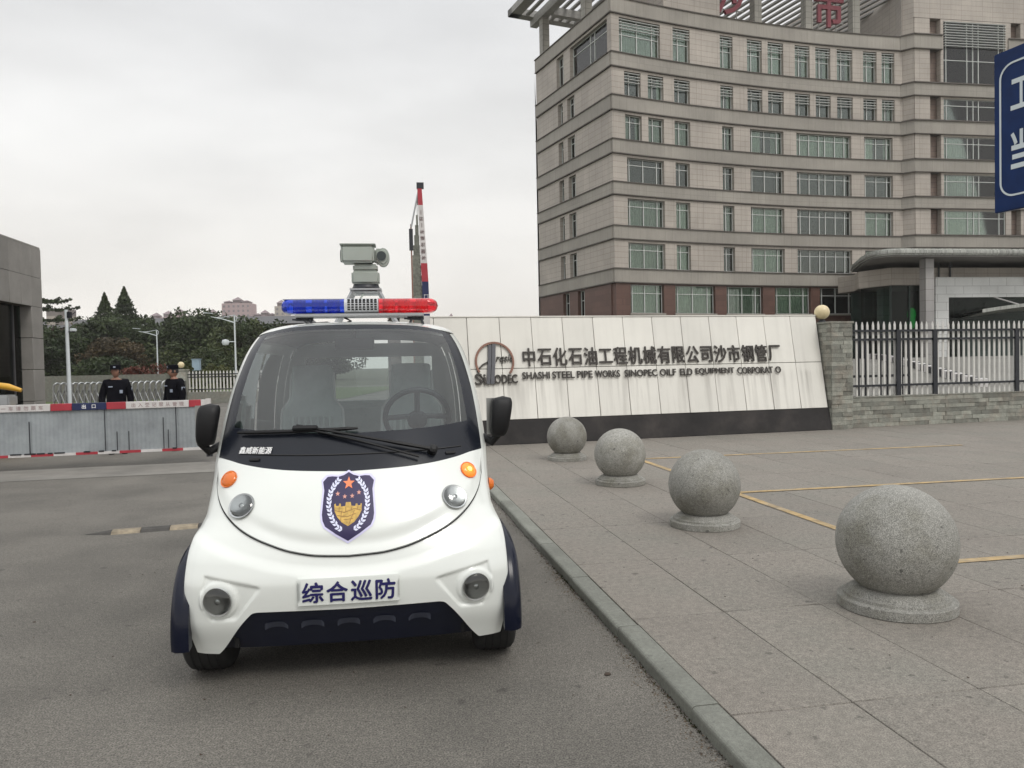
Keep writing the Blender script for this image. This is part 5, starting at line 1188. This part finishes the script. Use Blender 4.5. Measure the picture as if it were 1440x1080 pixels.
# hood panel, proud of the shell, with its shut line
zs = spl([(0, .621), (.14, .628), (.26, .648), (.37, .683), (.47, .725), (.55, .775), (.60, .822), (.635, .875), (.655, .935)])
HW = .652
def hoodf(u, v, off=.009):
    uu = 2 * u - 1; x = HW * math.copysign(1 - (1 - abs(uu)) ** 1.4, uu); z0 = zs(abs(x)) + .006; z1 = zhood(abs(x)) - .010; z = z0 + (z1 - z0) * v
    bul = .012 * sst((z - zs(abs(x))) / .10) ; q = .016 * math.exp(-((z - zs(abs(x)) - .055) / .03) ** 2) * sst((.55 - abs(x)) / .2)
    return Sx(x, z, off + bul - q * .6)
mb = MB(); mb.grid(hoodf, 110, 70)
for vv_ in (0, 1): mb.grid(lambda u, v: hoodf(u, vv_).lerp(hoodf(u, vv_, -.004) , v), 110, 1)
for uu_ in (0, 1): mb.grid(lambda u, v: hoodf(uu_, u).lerp(hoodf(uu_, u, -.004), v), 70, 1)
hood = mb.build('hood', 'white_paint', cart, smooth=True)
mb = MB(); pts = []
for i in range(81):
    t = -1 + 2 * i / 80; x = .6555 * math.copysign(1 - (1 - abs(t)) ** 1.4, t); z = zs(abs(x)) ; pts.append(Sx(x, z, .0055))
pts = [Sx(-.6585, zhood(.65) - .01, .006), Sx(-.6585, 1.0, .006)] + pts + [Sx(.6585, 1.0, .006), Sx(.6585, zhood(.65) - .01, .006)]
mb.tube(pts, .0034, 6); mb.build('shut_line', 'seam', cart, smooth=True)
# dark valance below the bumper
def valf(u, v):
    x = -.66 + 1.32 * u; zt = .395 if abs(x) < .45 else .395 - (abs(x) - .45) * 1.1; z = .175 + (zt - .175) * v; z = max(z, .165)
    return Sx(x, z, -.020 + .010 * v) + Vector((0, .05 * (1 - v), 0))
mb = MB(); mb.grid(valf, 60, 14); mb.grid(lambda u, v: valf(u, 0) + Vector((0, .35 * v, 0)), 60, 2); val = mb.build('valance', 'navy_dull', cart, smooth=True)
for i in range(5):
    x = -.34 + .165 * i
    mb = MB(); mb.grid(lambda u, v: Vector((x - .052 + .104 * u, valf((x + .66) / 1.32, .62).y - .018 * math.sin(math.pi * u) ** .5 * (1 - v) + .004, .318 + .014 * math.sin(math.pi * u) ** .6 - .030 * v)), 14, 3)
    mb.build('vent_hood', 'vent_grey', val, smooth=True)
# lamps
def lamp(x, z, r, lens, off=0., ring='chrome', deep=True, name='headlight'):
    T = Sframe(x, z, off); t_ = MB(); t_.lathe([(r * .92, -.004), (r * 1.0, .0), (r * 1.05, .006), (r * 1.02, .011), (r * .93, .009)], 36, T=T); rg_ = t_.build(name, ring, cart, smooth=True)
    t_ = MB(); t_.lathe([(r * .93, .008), (r * .8, .014), (r * .5, .019), (r * .2, .021), (0, .0215)], 36, T=T); t_.build('lens', lens, rg_, smooth=True)
    if deep:
        t_ = MB(); t_.lathe([(0, .0035), (r * .18, .004), (r * .25, .0045), (r * .6, .003), (r * .92, .0065)], 36, T=T); t_.build('reflector', 'reflector', rg_, smooth=True)
        t_ = MB(); t_.lathe([(r * .20, .004), (r * .20, .011), (r * .1, .014), (0, .014)], 16, T=T); t_.build('bulb', 'chrome', rg_, smooth=True)
    return rg_
for sx in (-1, 1):
    lamp(sx * .500, .838, .062, 'clear_lens', .018)
    lamp(sx * .585, .448, .064, 'clear_lens', .013, name='fog_lamp')
t1 = lamp(-.578, .950, .044, 'amber', .018, 'amber', False, 'turn_signal'); t1['label'] = 'unlit orange turn signal'
t2 = lamp(.578, .950, .044, 'amber_lit', .018, 'amber', False, 'turn_signal'); t2['label'] = 'lit orange turn signal'
mb = MB(); mb.lathe([(0, .0), (.016, .004), (.020, .012), (.010, .024), (0, .0245)], 16, T=Sframe(.578, .950, .018)); mb.build('glow', 'amber_core', t2, smooth=True)
for sx in (-1, 1):
    mb = MB(); mb.lathe([(.034, 0), (.032, .012), (.02, .026), (0, .03)], 20, T=Matrix.Translation((sx * .706, .02 if sx > 0 else .16, .865)) @ Matrix.Rotation(sx * R(90), 4, 'Y')); mb.build('side_marker', 'amber', cart, smooth=True)
# plate with four characters
mb = MB(); pw, ph_ = .228, .056
mb.grid(lambda u, v: Sx(-pw + 2 * pw * u, .478 - ph_ + 2 * ph_ * v, .030), 20, 4)
for f2_ in ((lambda u, v: Sx(-pw + 2 * pw * u, .478 + ph_, .030 - .02 * v)), (lambda u, v: Sx(-pw + 2 * pw * u, .478 - ph_, .030 - .02 * v)), (lambda u, v: Sx(pw, .478 - ph_ + 2 * ph_ * u, .030 - .02 * v)), (lambda u, v: Sx(-pw, .478 - ph_ + 2 * ph_ * u, .030 - .02 * v))): mb.grid(f2_, 20, 1)
plate = mb.build('number_plate', 'plate_white', cart, smooth=True, weld=True)
def mesh_on(vs, fs, x0, z0, off, cuts=0, hood_=False):
    bm = bmesh.new(); V_ = [bm.verts.new(v) for v in vs]
    for f in fs:
        try: bm.faces.new([V_[i] for i in f])
        except ValueError: pass
    if cuts:
        bmesh.ops.triangulate(bm, faces=bm.faces)
        for _ in range(cuts):
            es = [e for e in bm.edges if e.calc_length() > .03]
            if es: bmesh.ops.subdivide_edges(bm, edges=es, cuts=1); bmesh.ops.triangulate(bm, faces=bm.faces)
    out_v = []; bm.verts.index_update()
    for v in bm.verts:
        x, z = x0 + v.co.x, z0 + v.co.y
        o = off + v.co.z
        if hood_: o += .012 * sst((z - zs(abs(x))) / .10) - .0096 * math.exp(-((z - zs(abs(x)) - .055) / .03) ** 2) + .009
        out_v.append(Sx(x, z, o))
    fs2 = [tuple(v.index for v in f.verts) for f in bm.faces]; bm.free(); return out_v, fs2
for i, ch in enumerate('综合巡防'):
    vs, fs = text(ch, .1, .024, height=.083); mb = MB(); mb.add(*mesh_on(vs, fs, -.160 + .1085 * i, .477, .0325, 3)); mb.build('plate_character', 'print_navy', plate, recalc=False)
vs, fs = text('鑫威新能源', .05, .016, width=.17, height=.032, shear=.22); mb = MB(); v2_, f2_ = mesh_on(vs, fs, -.470, 1.092, .003, 3); mb.add([Vector((0, -.006, 0)) + p for p in v2_], f2_); mb.build('windscreen_lettering', 'print_white', ws, recalc=False)
# shield emblem
kx, kz = .120 / 181, .29 / 473
def EP(px, pz): return ((px - 256) * kx, (363 - pz) * kz)
half = [(256, 125), (290, 146), (330, 157), (372, 152), (406, 155), (437, 190), (426, 250), (432, 330), (438, 420), (432, 462), (414, 502), (340, 553), (256, 601)]
def sh(sc):
    r_ = [EP(*p) for p in half]; l_ = [(-x, z) for x, z in r_[1:-1]][::-1]; pts = r_ + l_; return [(x * sc, z * sc) for x, z in pts]
def decal(polys, m_, layer, nm, cuts=3):
    b_ = MB()
    for P_ in polys:
        vs, fs = mesh_on([(x, z, 0) for x, z in P_], [tuple(range(len(P_)))], -.004, .830, .0025 + .0011 * layer, cuts, True); b_.add(vs, fs)
    return b_.build(nm, m_, hood, smooth=True, recalc=False, kind='stuff' if nm in ('wreath', 'gold_lines') else None)
decal([sh(1.07)], 'print_violet', 0, 'shield_border', 4); decal([sh(1.0)], 'badge_navy', 1, 'shield', 4)
def star(cx_, cz_, r, n=5): return [((cx_ + (r if i % 2 == 0 else r * .42) * math.sin(math.pi * i / n)), (cz_ + (r if i % 2 == 0 else r * .42) * math.cos(math.pi * i / n))) for i in range(2 * n)]
decal([star(*EP(258, 205), .029)], 'badge_orange', 2, 'large_star', 1)
decal([star(*EP(*p), .0115) for p in ((181, 277), (231, 298), (283, 296), (331, 273))], 'badge_star_small', 2, 'small_star', 0)
lv = []
path_ = [(178, 190), (150, 230), (130, 275), (122, 325), (124, 378), (138, 430), (162, 478), (196, 518), (236, 543)]
for sx in (-1, 1):
    for i in range(len(path_) - 1):
        for q in (.0, .5):
            a = Vector(EP(*path_[i])).lerp(Vector(EP(*path_[i + 1])), q); d = (Vector(EP(*path_[i])) - Vector(EP(*path_[i + 1]))).normalized()
            for s2_ in (-1, 1):
                d2 = Matrix.Rotation(s2_ * .55, 2) @ d; n_ = Vector((-d2.y, d2.x)); L_ = .022
                P_ = [a, a + d2 * L_ * .5 + n_ * .0055, a + d2 * L_, a + d2 * L_ * .5 - n_ * .0055]; lv.append([(sx * p.x, p.y) for p in P_])
decal(lv, 'badge_white', 2, 'wreath', 0)
gp = [(158, 350), (168, 345), (172, 362), (190, 362), (193, 345), (204, 347), (206, 368), (236, 364), (240, 338), (274, 338), (278, 364), (306, 368), (309, 350), (320, 350), (324, 364), (340, 364), (344, 350), (352, 352), (350, 400), (330, 440), (300, 478), (256, 505), (212, 478), (180, 440), (162, 400)]
decal([[EP(*p) for p in gp]], 'badge_gold', 2, 'gold_battlement', 2)
ln = []
for (x0, y0_), (x1, y1_) in (((165, 395), (230, 410)), ((230, 410), (300, 385)), ((300, 385), (345, 398)), ((180, 430), (250, 440)), ((250, 440), (310, 420)), ((225, 460), (290, 455)), ((240, 370), (238, 405)), ((276, 370), (280, 390)), ((210, 400), (205, 470)), ((300, 395), (262, 495)), ((195, 372), (192, 400)), ((325, 372), (318, 395))):
    a, b_2 = Vector(EP(x0, y0_)), Vector(EP(x1, y1_)); n_ = (b_2 - a).normalized(); n_ = Vector((-n_.y, n_.x)) * .0011; ln.append([tuple(a - n_), tuple(b_2 - n_), tuple(b_2 + n_), tuple(a + n_)])
decal(ln, 'badge_gold_dark', 3, 'gold_lines', 0)
# wheels, flares
def wheel(x, y):
    sg_ = 1 if x > 0 else -1; T = Matrix.Translation((x, y, .27)) @ Matrix.Rotation(sg_ * R(90), 4, 'Y')
    b_ = MB(); b_.lathe([(.165, -.095), (.20, -.105), (.245, -.100), (.262, -.085), (.268, -.06), (.270, 0), (.268, .06), (.262, .085), (.245, .100), (.20, .105), (.165, .095)], 56, T=T)
    t_ = b_.build('wheel', 'rubber', cart, smooth=True)
    b_ = MB()
    for k_ in (-.055, -.02, .02, .055): b_.lathe([(.2685, k_ - .004), (.2715, k_ - .003), (.2715, k_ + .003), (.2685, k_ + .004)], 56, T=T)
    b_.build('tread', 'under', t_)
    b_ = MB(); b_.lathe([(.168, .075), (.16, .05), (.05, .055), (.035, .075), (0, .077)], 32, T=T); b_.build('rim', 'alloy', t_, smooth=True)
for x in (-.705, .705):
    for y in (0, 1.85): wheel(x, y)
def flare(sx, yc):
    sec = [(.725, .345), (.725, .400), (.755, .410), (.785, .406), (.806, .39), (.814, .365), (.808, .340), (.785, .332)]
    def f(u, v):
        th = R(188 - 196 * u); i = v * (len(sec) - 1); i0 = min(int(i), len(sec) - 2); fr_ = i - i0; x = sec[i0][0] * (1 - fr_) + sec[i0 + 1][0] * fr_; r = sec[i0][1] * (1 - fr_) + sec[i0 + 1][1] * fr_
        wv = .62 + .38 * sst(abs(math.cos(th)) * 1.3) ; x = .725 + (x - .725) * wv
        return Vector((sx * x, yc + math.cos(th) * r * -1 * -1 , .275 + math.sin(th) * r))
    b_ = MB(); b_.grid(f, 60, 21); return b_.build('wheel_arch', 'navy', cart, smooth=True)
for sx in (-1, 1):
    for yc in (0, 1.85): flare(sx, yc)
mb = MB(); mb.box(-.55, .55, -.24, 2.2, .19, .54)
mb.build('underbody', 'under', cart)
for sx in (-1, 1):
    for yc in (0, 1.85):
        mb = MB(); mb.grid(lambda u, v: Vector((sx * (.53 + .13 * v), yc + .345 * math.cos(R(185 - 190 * u)), .275 + .345 * math.sin(R(185 - 190 * u)))), 30, 1); mb.box(sx * .53 - .01, sx * .53 + .01, yc - .33, yc + .33, .2, .60); mb.build('wheel_liner', 'under', cart)
# windows
for sx in (-1, 1):
    for a, c in ((None, 1.15), (1.23, 1.95)):
        mb = MB(); mb.grid(lambda u, v: (lambda z: Vector((sx * (WZ(z) - .012), ((yf(z) + .07) if a is None else a) * (1 - u) + c * u, z)))(zhood(.7) + (1.6 - zhood(.7)) * v), 8, 10); mb.build('side_window', 'side_glass', cart, smooth=True)
mb = MB(); mb.grid(lambda u, v: Vector((-.5 + u, 2.255, 1.08 + .5 * v)), 4, 2); mb.build('rear_window', 'side_glass', cart)
for sx in (-1, 1):
    mb = MB(); mb.grid(lambda u, v: Vector((sx * (WZ(.3 + .7 * v) - .02), .44 + .71 * u, .3 + .73 * v)), 8, 8); mb.grid(lambda u, v: Vector((sx * (WZ(.3 + .7 * v) - .02), 1.2 + 1.0 * u, .65 + .38 * v)), 8, 8); mb.build('door_lining', 'trim', cart, smooth=True)
    mb = MB(); mb.tube([(sx * (W2(.45, z) + .001), .45, z) for z in np.linspace(.3, 1.04, 10)] , .003, 4); mb.tube([(sx * (W2(1.19, z) + .001), 1.19, z) for z in np.linspace(.3, 1.04, 10)], .003, 4); mb.build('door_line', 'seam', cart)
    mb = MB(); mb.box(-.012, .012, -.07, .07, -.014, .014, T=Matrix.Translation((sx * (W2(1.05, .92) + .014), 1.05, .92))); mb.build('door_handle', 'black_plastic', cart, bev=.005)
# interior
mb = MB(); mb.box(-.68, .68, -.1, 2.2, .25, .27); mb.grid(lambda u, v: Vector((-.60 + 1.2 * u, -.02 + .42 * v, 1.015 + .045 * math.sin(v * 2.6) - .05 * v)), 10, 8); mb.box(-.60, .60, .38, .42, .55, 1.0); mb.box(.12, .58, .20, .44, 1.0, 1.075); mb.build('dashboard', 'trim', cart, bev=.01)
mb = MB(); mb.grid(lambda u, v: rooff(.06 + .88 * u, .06 + .9 * v) - Vector((0, 0, .05)), 20, 12); mb.build('roof_lining', 'lining', cart, smooth=True)
for sx in (-1, 1):
    cx_ = sx * .32
    mb = MB()
    def sb_(u, v):
        w_ = .215 - .035 * v - .05 * sst((v - .68) / .1) + .0 * v; a = 2 * math.pi * u; x = cx_ + w_ * math.copysign(abs(math.cos(a)) ** .45, math.cos(a)); y = 1.0 + .16 * v + .055 * math.copysign(abs(math.sin(a)) ** .6, math.sin(a)); return Vector((x, y, .62 + .88 * v + .02 * abs(math.sin(a))))
    mb.grid(sb_, 40, 28); c0_ = [sb_(i / 40, 1) for i in range(40)]; mb.add(c0_, [tuple(range(40))]); se = mb.build('seat', 'seat', cart, smooth=True)
    mb = MB()
    for u_ in (.5, 0): mb.tube([sb_(u_, v / 26) + Vector((0, -.02, 0)) for v in range(0, 26)], .012, 6)
    mb.build('piping', 'seat_pipe', se)
    mb = MB(); mb.box(cx_ - .22, cx_ + .22, .60, 1.05, .48, .62); mb.build('cushion', 'seat', se, bev=.04, seg=3)
    for q in range(-3, 4): mb = MB(); mb.tube([(cx_ + q * .042 * (1 - .15 * v), .935 + .16 * v, .64 + .88 * v) for v in (0, .25, .5, .62)], .0105, 6); mb.build('pleat', 'seat', se, smooth=True)
mb = MB(); mb.box(-.55, .55, 1.75, 1.9, .6, 1.25); mb.build('rear_bench', 'seat', cart, bev=.05, seg=3)
T = Matrix.Translation((.345, .50, 1.20)) @ Matrix.Rotation(R(-62), 4, 'X')
mb = MB(); mb.tube([(.185 * math.cos(2 * math.pi * i / 40), .185 * math.sin(2 * math.pi * i / 40), 0) for i in range(41)], .0165, 10, T=T, cap=False)
mb.tube([(-.18, 0, 0), (0, -.03, -.03), (.18, 0, 0)], .016, 8, T=T); mb.tube([(0, -.18, 0), (0, -.03, -.03)], .016, 8, T=T); mb.lathe([(0, -.06), (.055, -.05), (.06, -.02), (0, -.01)], 20, T=T); mb.build('steering_wheel', 'steer', cart, smooth=True)
mb = MB(); mb.box(-.155, -.065, .16, .165, 1.10, 1.155); mb.build('windscreen_card', 'plate_white', cart)
mb = MB(); mb.box(-.11, .11, .40, .43, 1.60, 1.665); mb.tube([(0, .42, 1.66), (0, .47, 1.71)], .01, 6); mb.build('rear_view_mirror', 'black_plastic', cart, bev=.01)
# wipers
mb = MB()
blade = [Sx(x, 1.165 + .012 * (x + .57) / .6, .022) for x in np.linspace(-.565, .035, 12)]
mb.tube(blade, [.006] + [.011] * 10 + [.006], 6); wp_ = mb.build('wiper', 'black_plastic', cart)
mb = MB(); mb.tube([Sx(x, 1.192 - .135 * ((x + .27) / .68) ** 1.1, .032) for x in np.linspace(-.265, .41, 12)], [.008] * 8 + [.011] * 4, 6); mb.tube([Sx(x, 1.182 - .15 * ((x + .27) / .60) ** 1.25, .026) for x in np.linspace(-.265, .335, 12)], .0065, 6)
mb.lathe([(0, -.02), (.024, -.02), (.024, .022), (.012, .03), (0, .03)], 16, T=Sframe(.405, 1.06, .015)); mb.build('wiper_arm', 'black_plastic', wp_)
mb = MB(); mb.box(-.07, .055, -.012, .012, -.012, .016, T=Sframe(-.215, 1.178, .03)); mb.build('wiper_clip', 'black_plastic', wp_, bev=.004)
# mirrors
for sx in (-1, 1):
    mb = MB()
    def mf(u, v):
        a = 2 * math.pi * u; k_ = max(0, 1 - abs(2 * v - 1) ** 5) ** .3; z = -.112 + .224 * v; w_ = .053 + .012 * (v - .5); x = w_ * k_ * math.copysign(abs(math.cos(a)) ** .6, math.cos(a)); y = .045 * k_ * math.copysign(abs(math.sin(a)) ** .7, math.sin(a)) - .02 * math.sin(math.pi * v)
        return Vector((sx * (.766 + .022 * sx) + (.028 * (v - .4)) + x, .13 + y, 1.215 + z))
    mb.grid(mf, 32, 22); mi = mb.build('side_mirror', 'black_plastic', cart, smooth=True)
    mb = MB(); mb.tube([(sx * .70, .20, 1.10), (sx * .745, .16, 1.075), (sx * .78, .14, 1.12), (sx * .768, .13, 1.16)], [.022, .024, .022, .018], 10); mb.build('mirror_arm', 'black_plastic', mi, smooth=True)
    mb = MB(); mb.box(-.048, .048, 0, .004, -.10, .10, T=Matrix.Translation((sx * .768, .178, 1.215))); mb.build('mirror_glass', 'chrome', mi)
mb = MB(); mb.tube([Sx(x, 1.066 + .012 * (x / .6) ** 2, .003) for x in np.linspace(-.52, .56, 24)], .004, 5); mb.build('cowl_line', 'seam', ws)
for x in (-.47, .50): mb = MB(); mb.box(-.028, .028, -.008, .008, -.002, .006, T=Sframe(x, 1.048, .004)); mb.build('washer_nozzle', 'black_plastic', ws, bev=.002)
# ------------------------------------------------------------------ light bar on the roof
LB = cart.matrix_basis if False else Matrix.Translation((-.832, 3.96, 0)) @ Matrix.Rotation(R(8), 4, 'Z')
lb = thing('light_bar', 'blue and red emergency light bar with white grille centre on the cart roof', 'light bar'); lb.matrix_world = LB @ Matrix.Translation((.022, .74, 1.803))
mb = MB(); mb.box(-.38, .38, -.085, .085, 0, .02); mb.build('base', 'bracket', lb, bev=.006)
def dome(x0, x1, m_, nm, sgn, rnd_=True):
    def f(u, v):
        x = x0 + (x1 - x0) * u; t = max(0, (abs(x) - .40) / .07) if rnd_ else 0; k_ = math.sqrt(max(0, 1 - min(1, t) ** 2.4)); a = math.pi * 2 * v
        return Vector((x, .088 * k_ * math.copysign(abs(math.cos(a)) ** .55, math.cos(a)), .066 + .046 * k_ * math.copysign(abs(math.sin(a)) ** .6, math.sin(a))))
    b_ = MB(); b_.grid(f, 40, 36); return b_.build(nm, m_, lb, smooth=True, weld=True)
dl = dome(-.47, -.095, 'blue_lens', 'blue_lens', -1); dr = dome(.11, .47, 'red_lens', 'red_lens', 1)
dc = dome(-.093, .108, 'grille', 'speaker_housing', 0, False)
mb = MB(); mb.box(-.45, -.10, -.07, .07, .105, .109); mb.build('top_seam', 'bracket', dl); 
for x in (-.36, -.25, -.16): mb = MB(); mb.tube([(x, 0, .03), (x, 0, .095)], .038, 14); mb.build('beacon', 'blue_core', dl, smooth=True)
for x in (.17, .26, .37): mb = MB(); mb.tube([(x, 0, .03), (x, 0, .095)], .038, 14); mb.build('beacon', 'red_core', dr, smooth=True)
mb = MB()
for i in range(8):
    for j in range(5):
        x = -.073 + .0225 * i; z = .038 + .0145 * j; mb.box(x, x + .015, -.0905, -.080, z, z + .0085)
mb.build('grille_slots', 'under', dc, kind='stuff')
for x in (-.33, .33):
    mb = MB(); mb.box(x - .05, x + .05, -.05, -.02, -.02, 0); mb.tube([(x - .02, -.05, -.0), (x - .035 * (1 if x > 0 else -1), -.06, -.045)], .008, 6); mb.tube([(x + .03, -.05, 0), (x + .045, -.06, -.05)], .008, 6); mb.tube([(x - .07, -.055, -.012), (x + .03, -.055, -.02)], .006, 6); mb.build('mounting_clamp', 'black_iron', lb)
mb = MB(); mb.tube([(-.40, -.03, -.045), (-.30, -.05, -.038), (-.2, -.04, -.03), (-.12, -.03, -.045), (-.06, 0, -.02), (-.1, 0, 0)], .006, 6); mb.build('cable', 'black_plastic', lb, smooth=True)
# ------------------------------------------------------------------ pan and tilt camera on its frame
pc = thing('camera_mast', 'grey green pan and tilt surveillance camera on a bracket behind the light bar', 'camera'); pc.matrix_world = LB @ Matrix.Translation((.042, 1.08, -.035))
mb = MB()
for y in (-.07, .09): mb.tube([(-.215, y, 1.775), (-.085, y, 2.02), (.085, y, 2.02), (.215, y, 1.775)], .015, 4)
for x in (-.08, .08): mb.tube([(x, -.08, 2.02), (x, .1, 2.02)], .014, 4)
mb.box(-.10, .10, -.09, .11, 2.03, 2.042); mb.build('bracket', 'bracket', pc)
mb = MB(); mb.lathe([(.088, 2.042), (.09, 2.05), (.082, 2.064), (.082, 2.072)], 28); mb.build('mount_ring', 'black_iron', pc, smooth=True)
mb = MB(); mb.box(-.088, .088, -.075, .075, 2.072, 2.155); mb.build('pan_base', 'cam_grey', pc, bev=.012, seg=3)
mb = MB(); mb.box(-.078, .078, -.065, .065, 2.157, 2.20); mb.build('tilt_neck', 'cam_grey', pc, bev=.01)
mb = MB(); mb.box(-.150, .060, -.10, .04, 2.205, 2.318, T=Matrix.Identity(4)); ho = mb.build('camera_housing', 'cam_grey', pc, bev=.014, seg=3)
mb = MB(); mb.box(-.157, .07, -.105, .045, 2.318, 2.326); mb.build('sun_shield', 'cam_grey', ho, bev=.003)
mb = MB(); mb.tube([(-.149, -.03, 2.255), (-.156, -.03, 2.255)], .04, 20); mb.build('camera_lens', 'black_iron', ho)
mb = MB(); mb.lathe([(.0, -.05), (.05, -.05), (.055, -.04), (.055, .04), (.05, .05), (0, .05)], 24, T=Matrix.Translation((.115, -.02, 2.245)) @ Matrix.Rotation(R(90), 4, 'X') @ Matrix.Diagonal((.75, 1.05, 1, 1))); mb.box(.062, .145, -.06, .03, 2.205, 2.30); mb.build('lamp_housing', 'cam_grey', pc, bev=.01)
mb = MB(); mb.tube([(.105, -.075, 2.25), (.105, -.08, 2.25)], .03, 20); mb.build('lamp_lens', 'steer', pc)
mb = MB(); mb.tube([(0, -.04, 2.03), (-.03, -.09, 1.98), (-.06, -.07, 1.93), (-.10, -.08, 1.90)], .006, 6); mb.build('cable', 'cam_grey', pc, smooth=True)
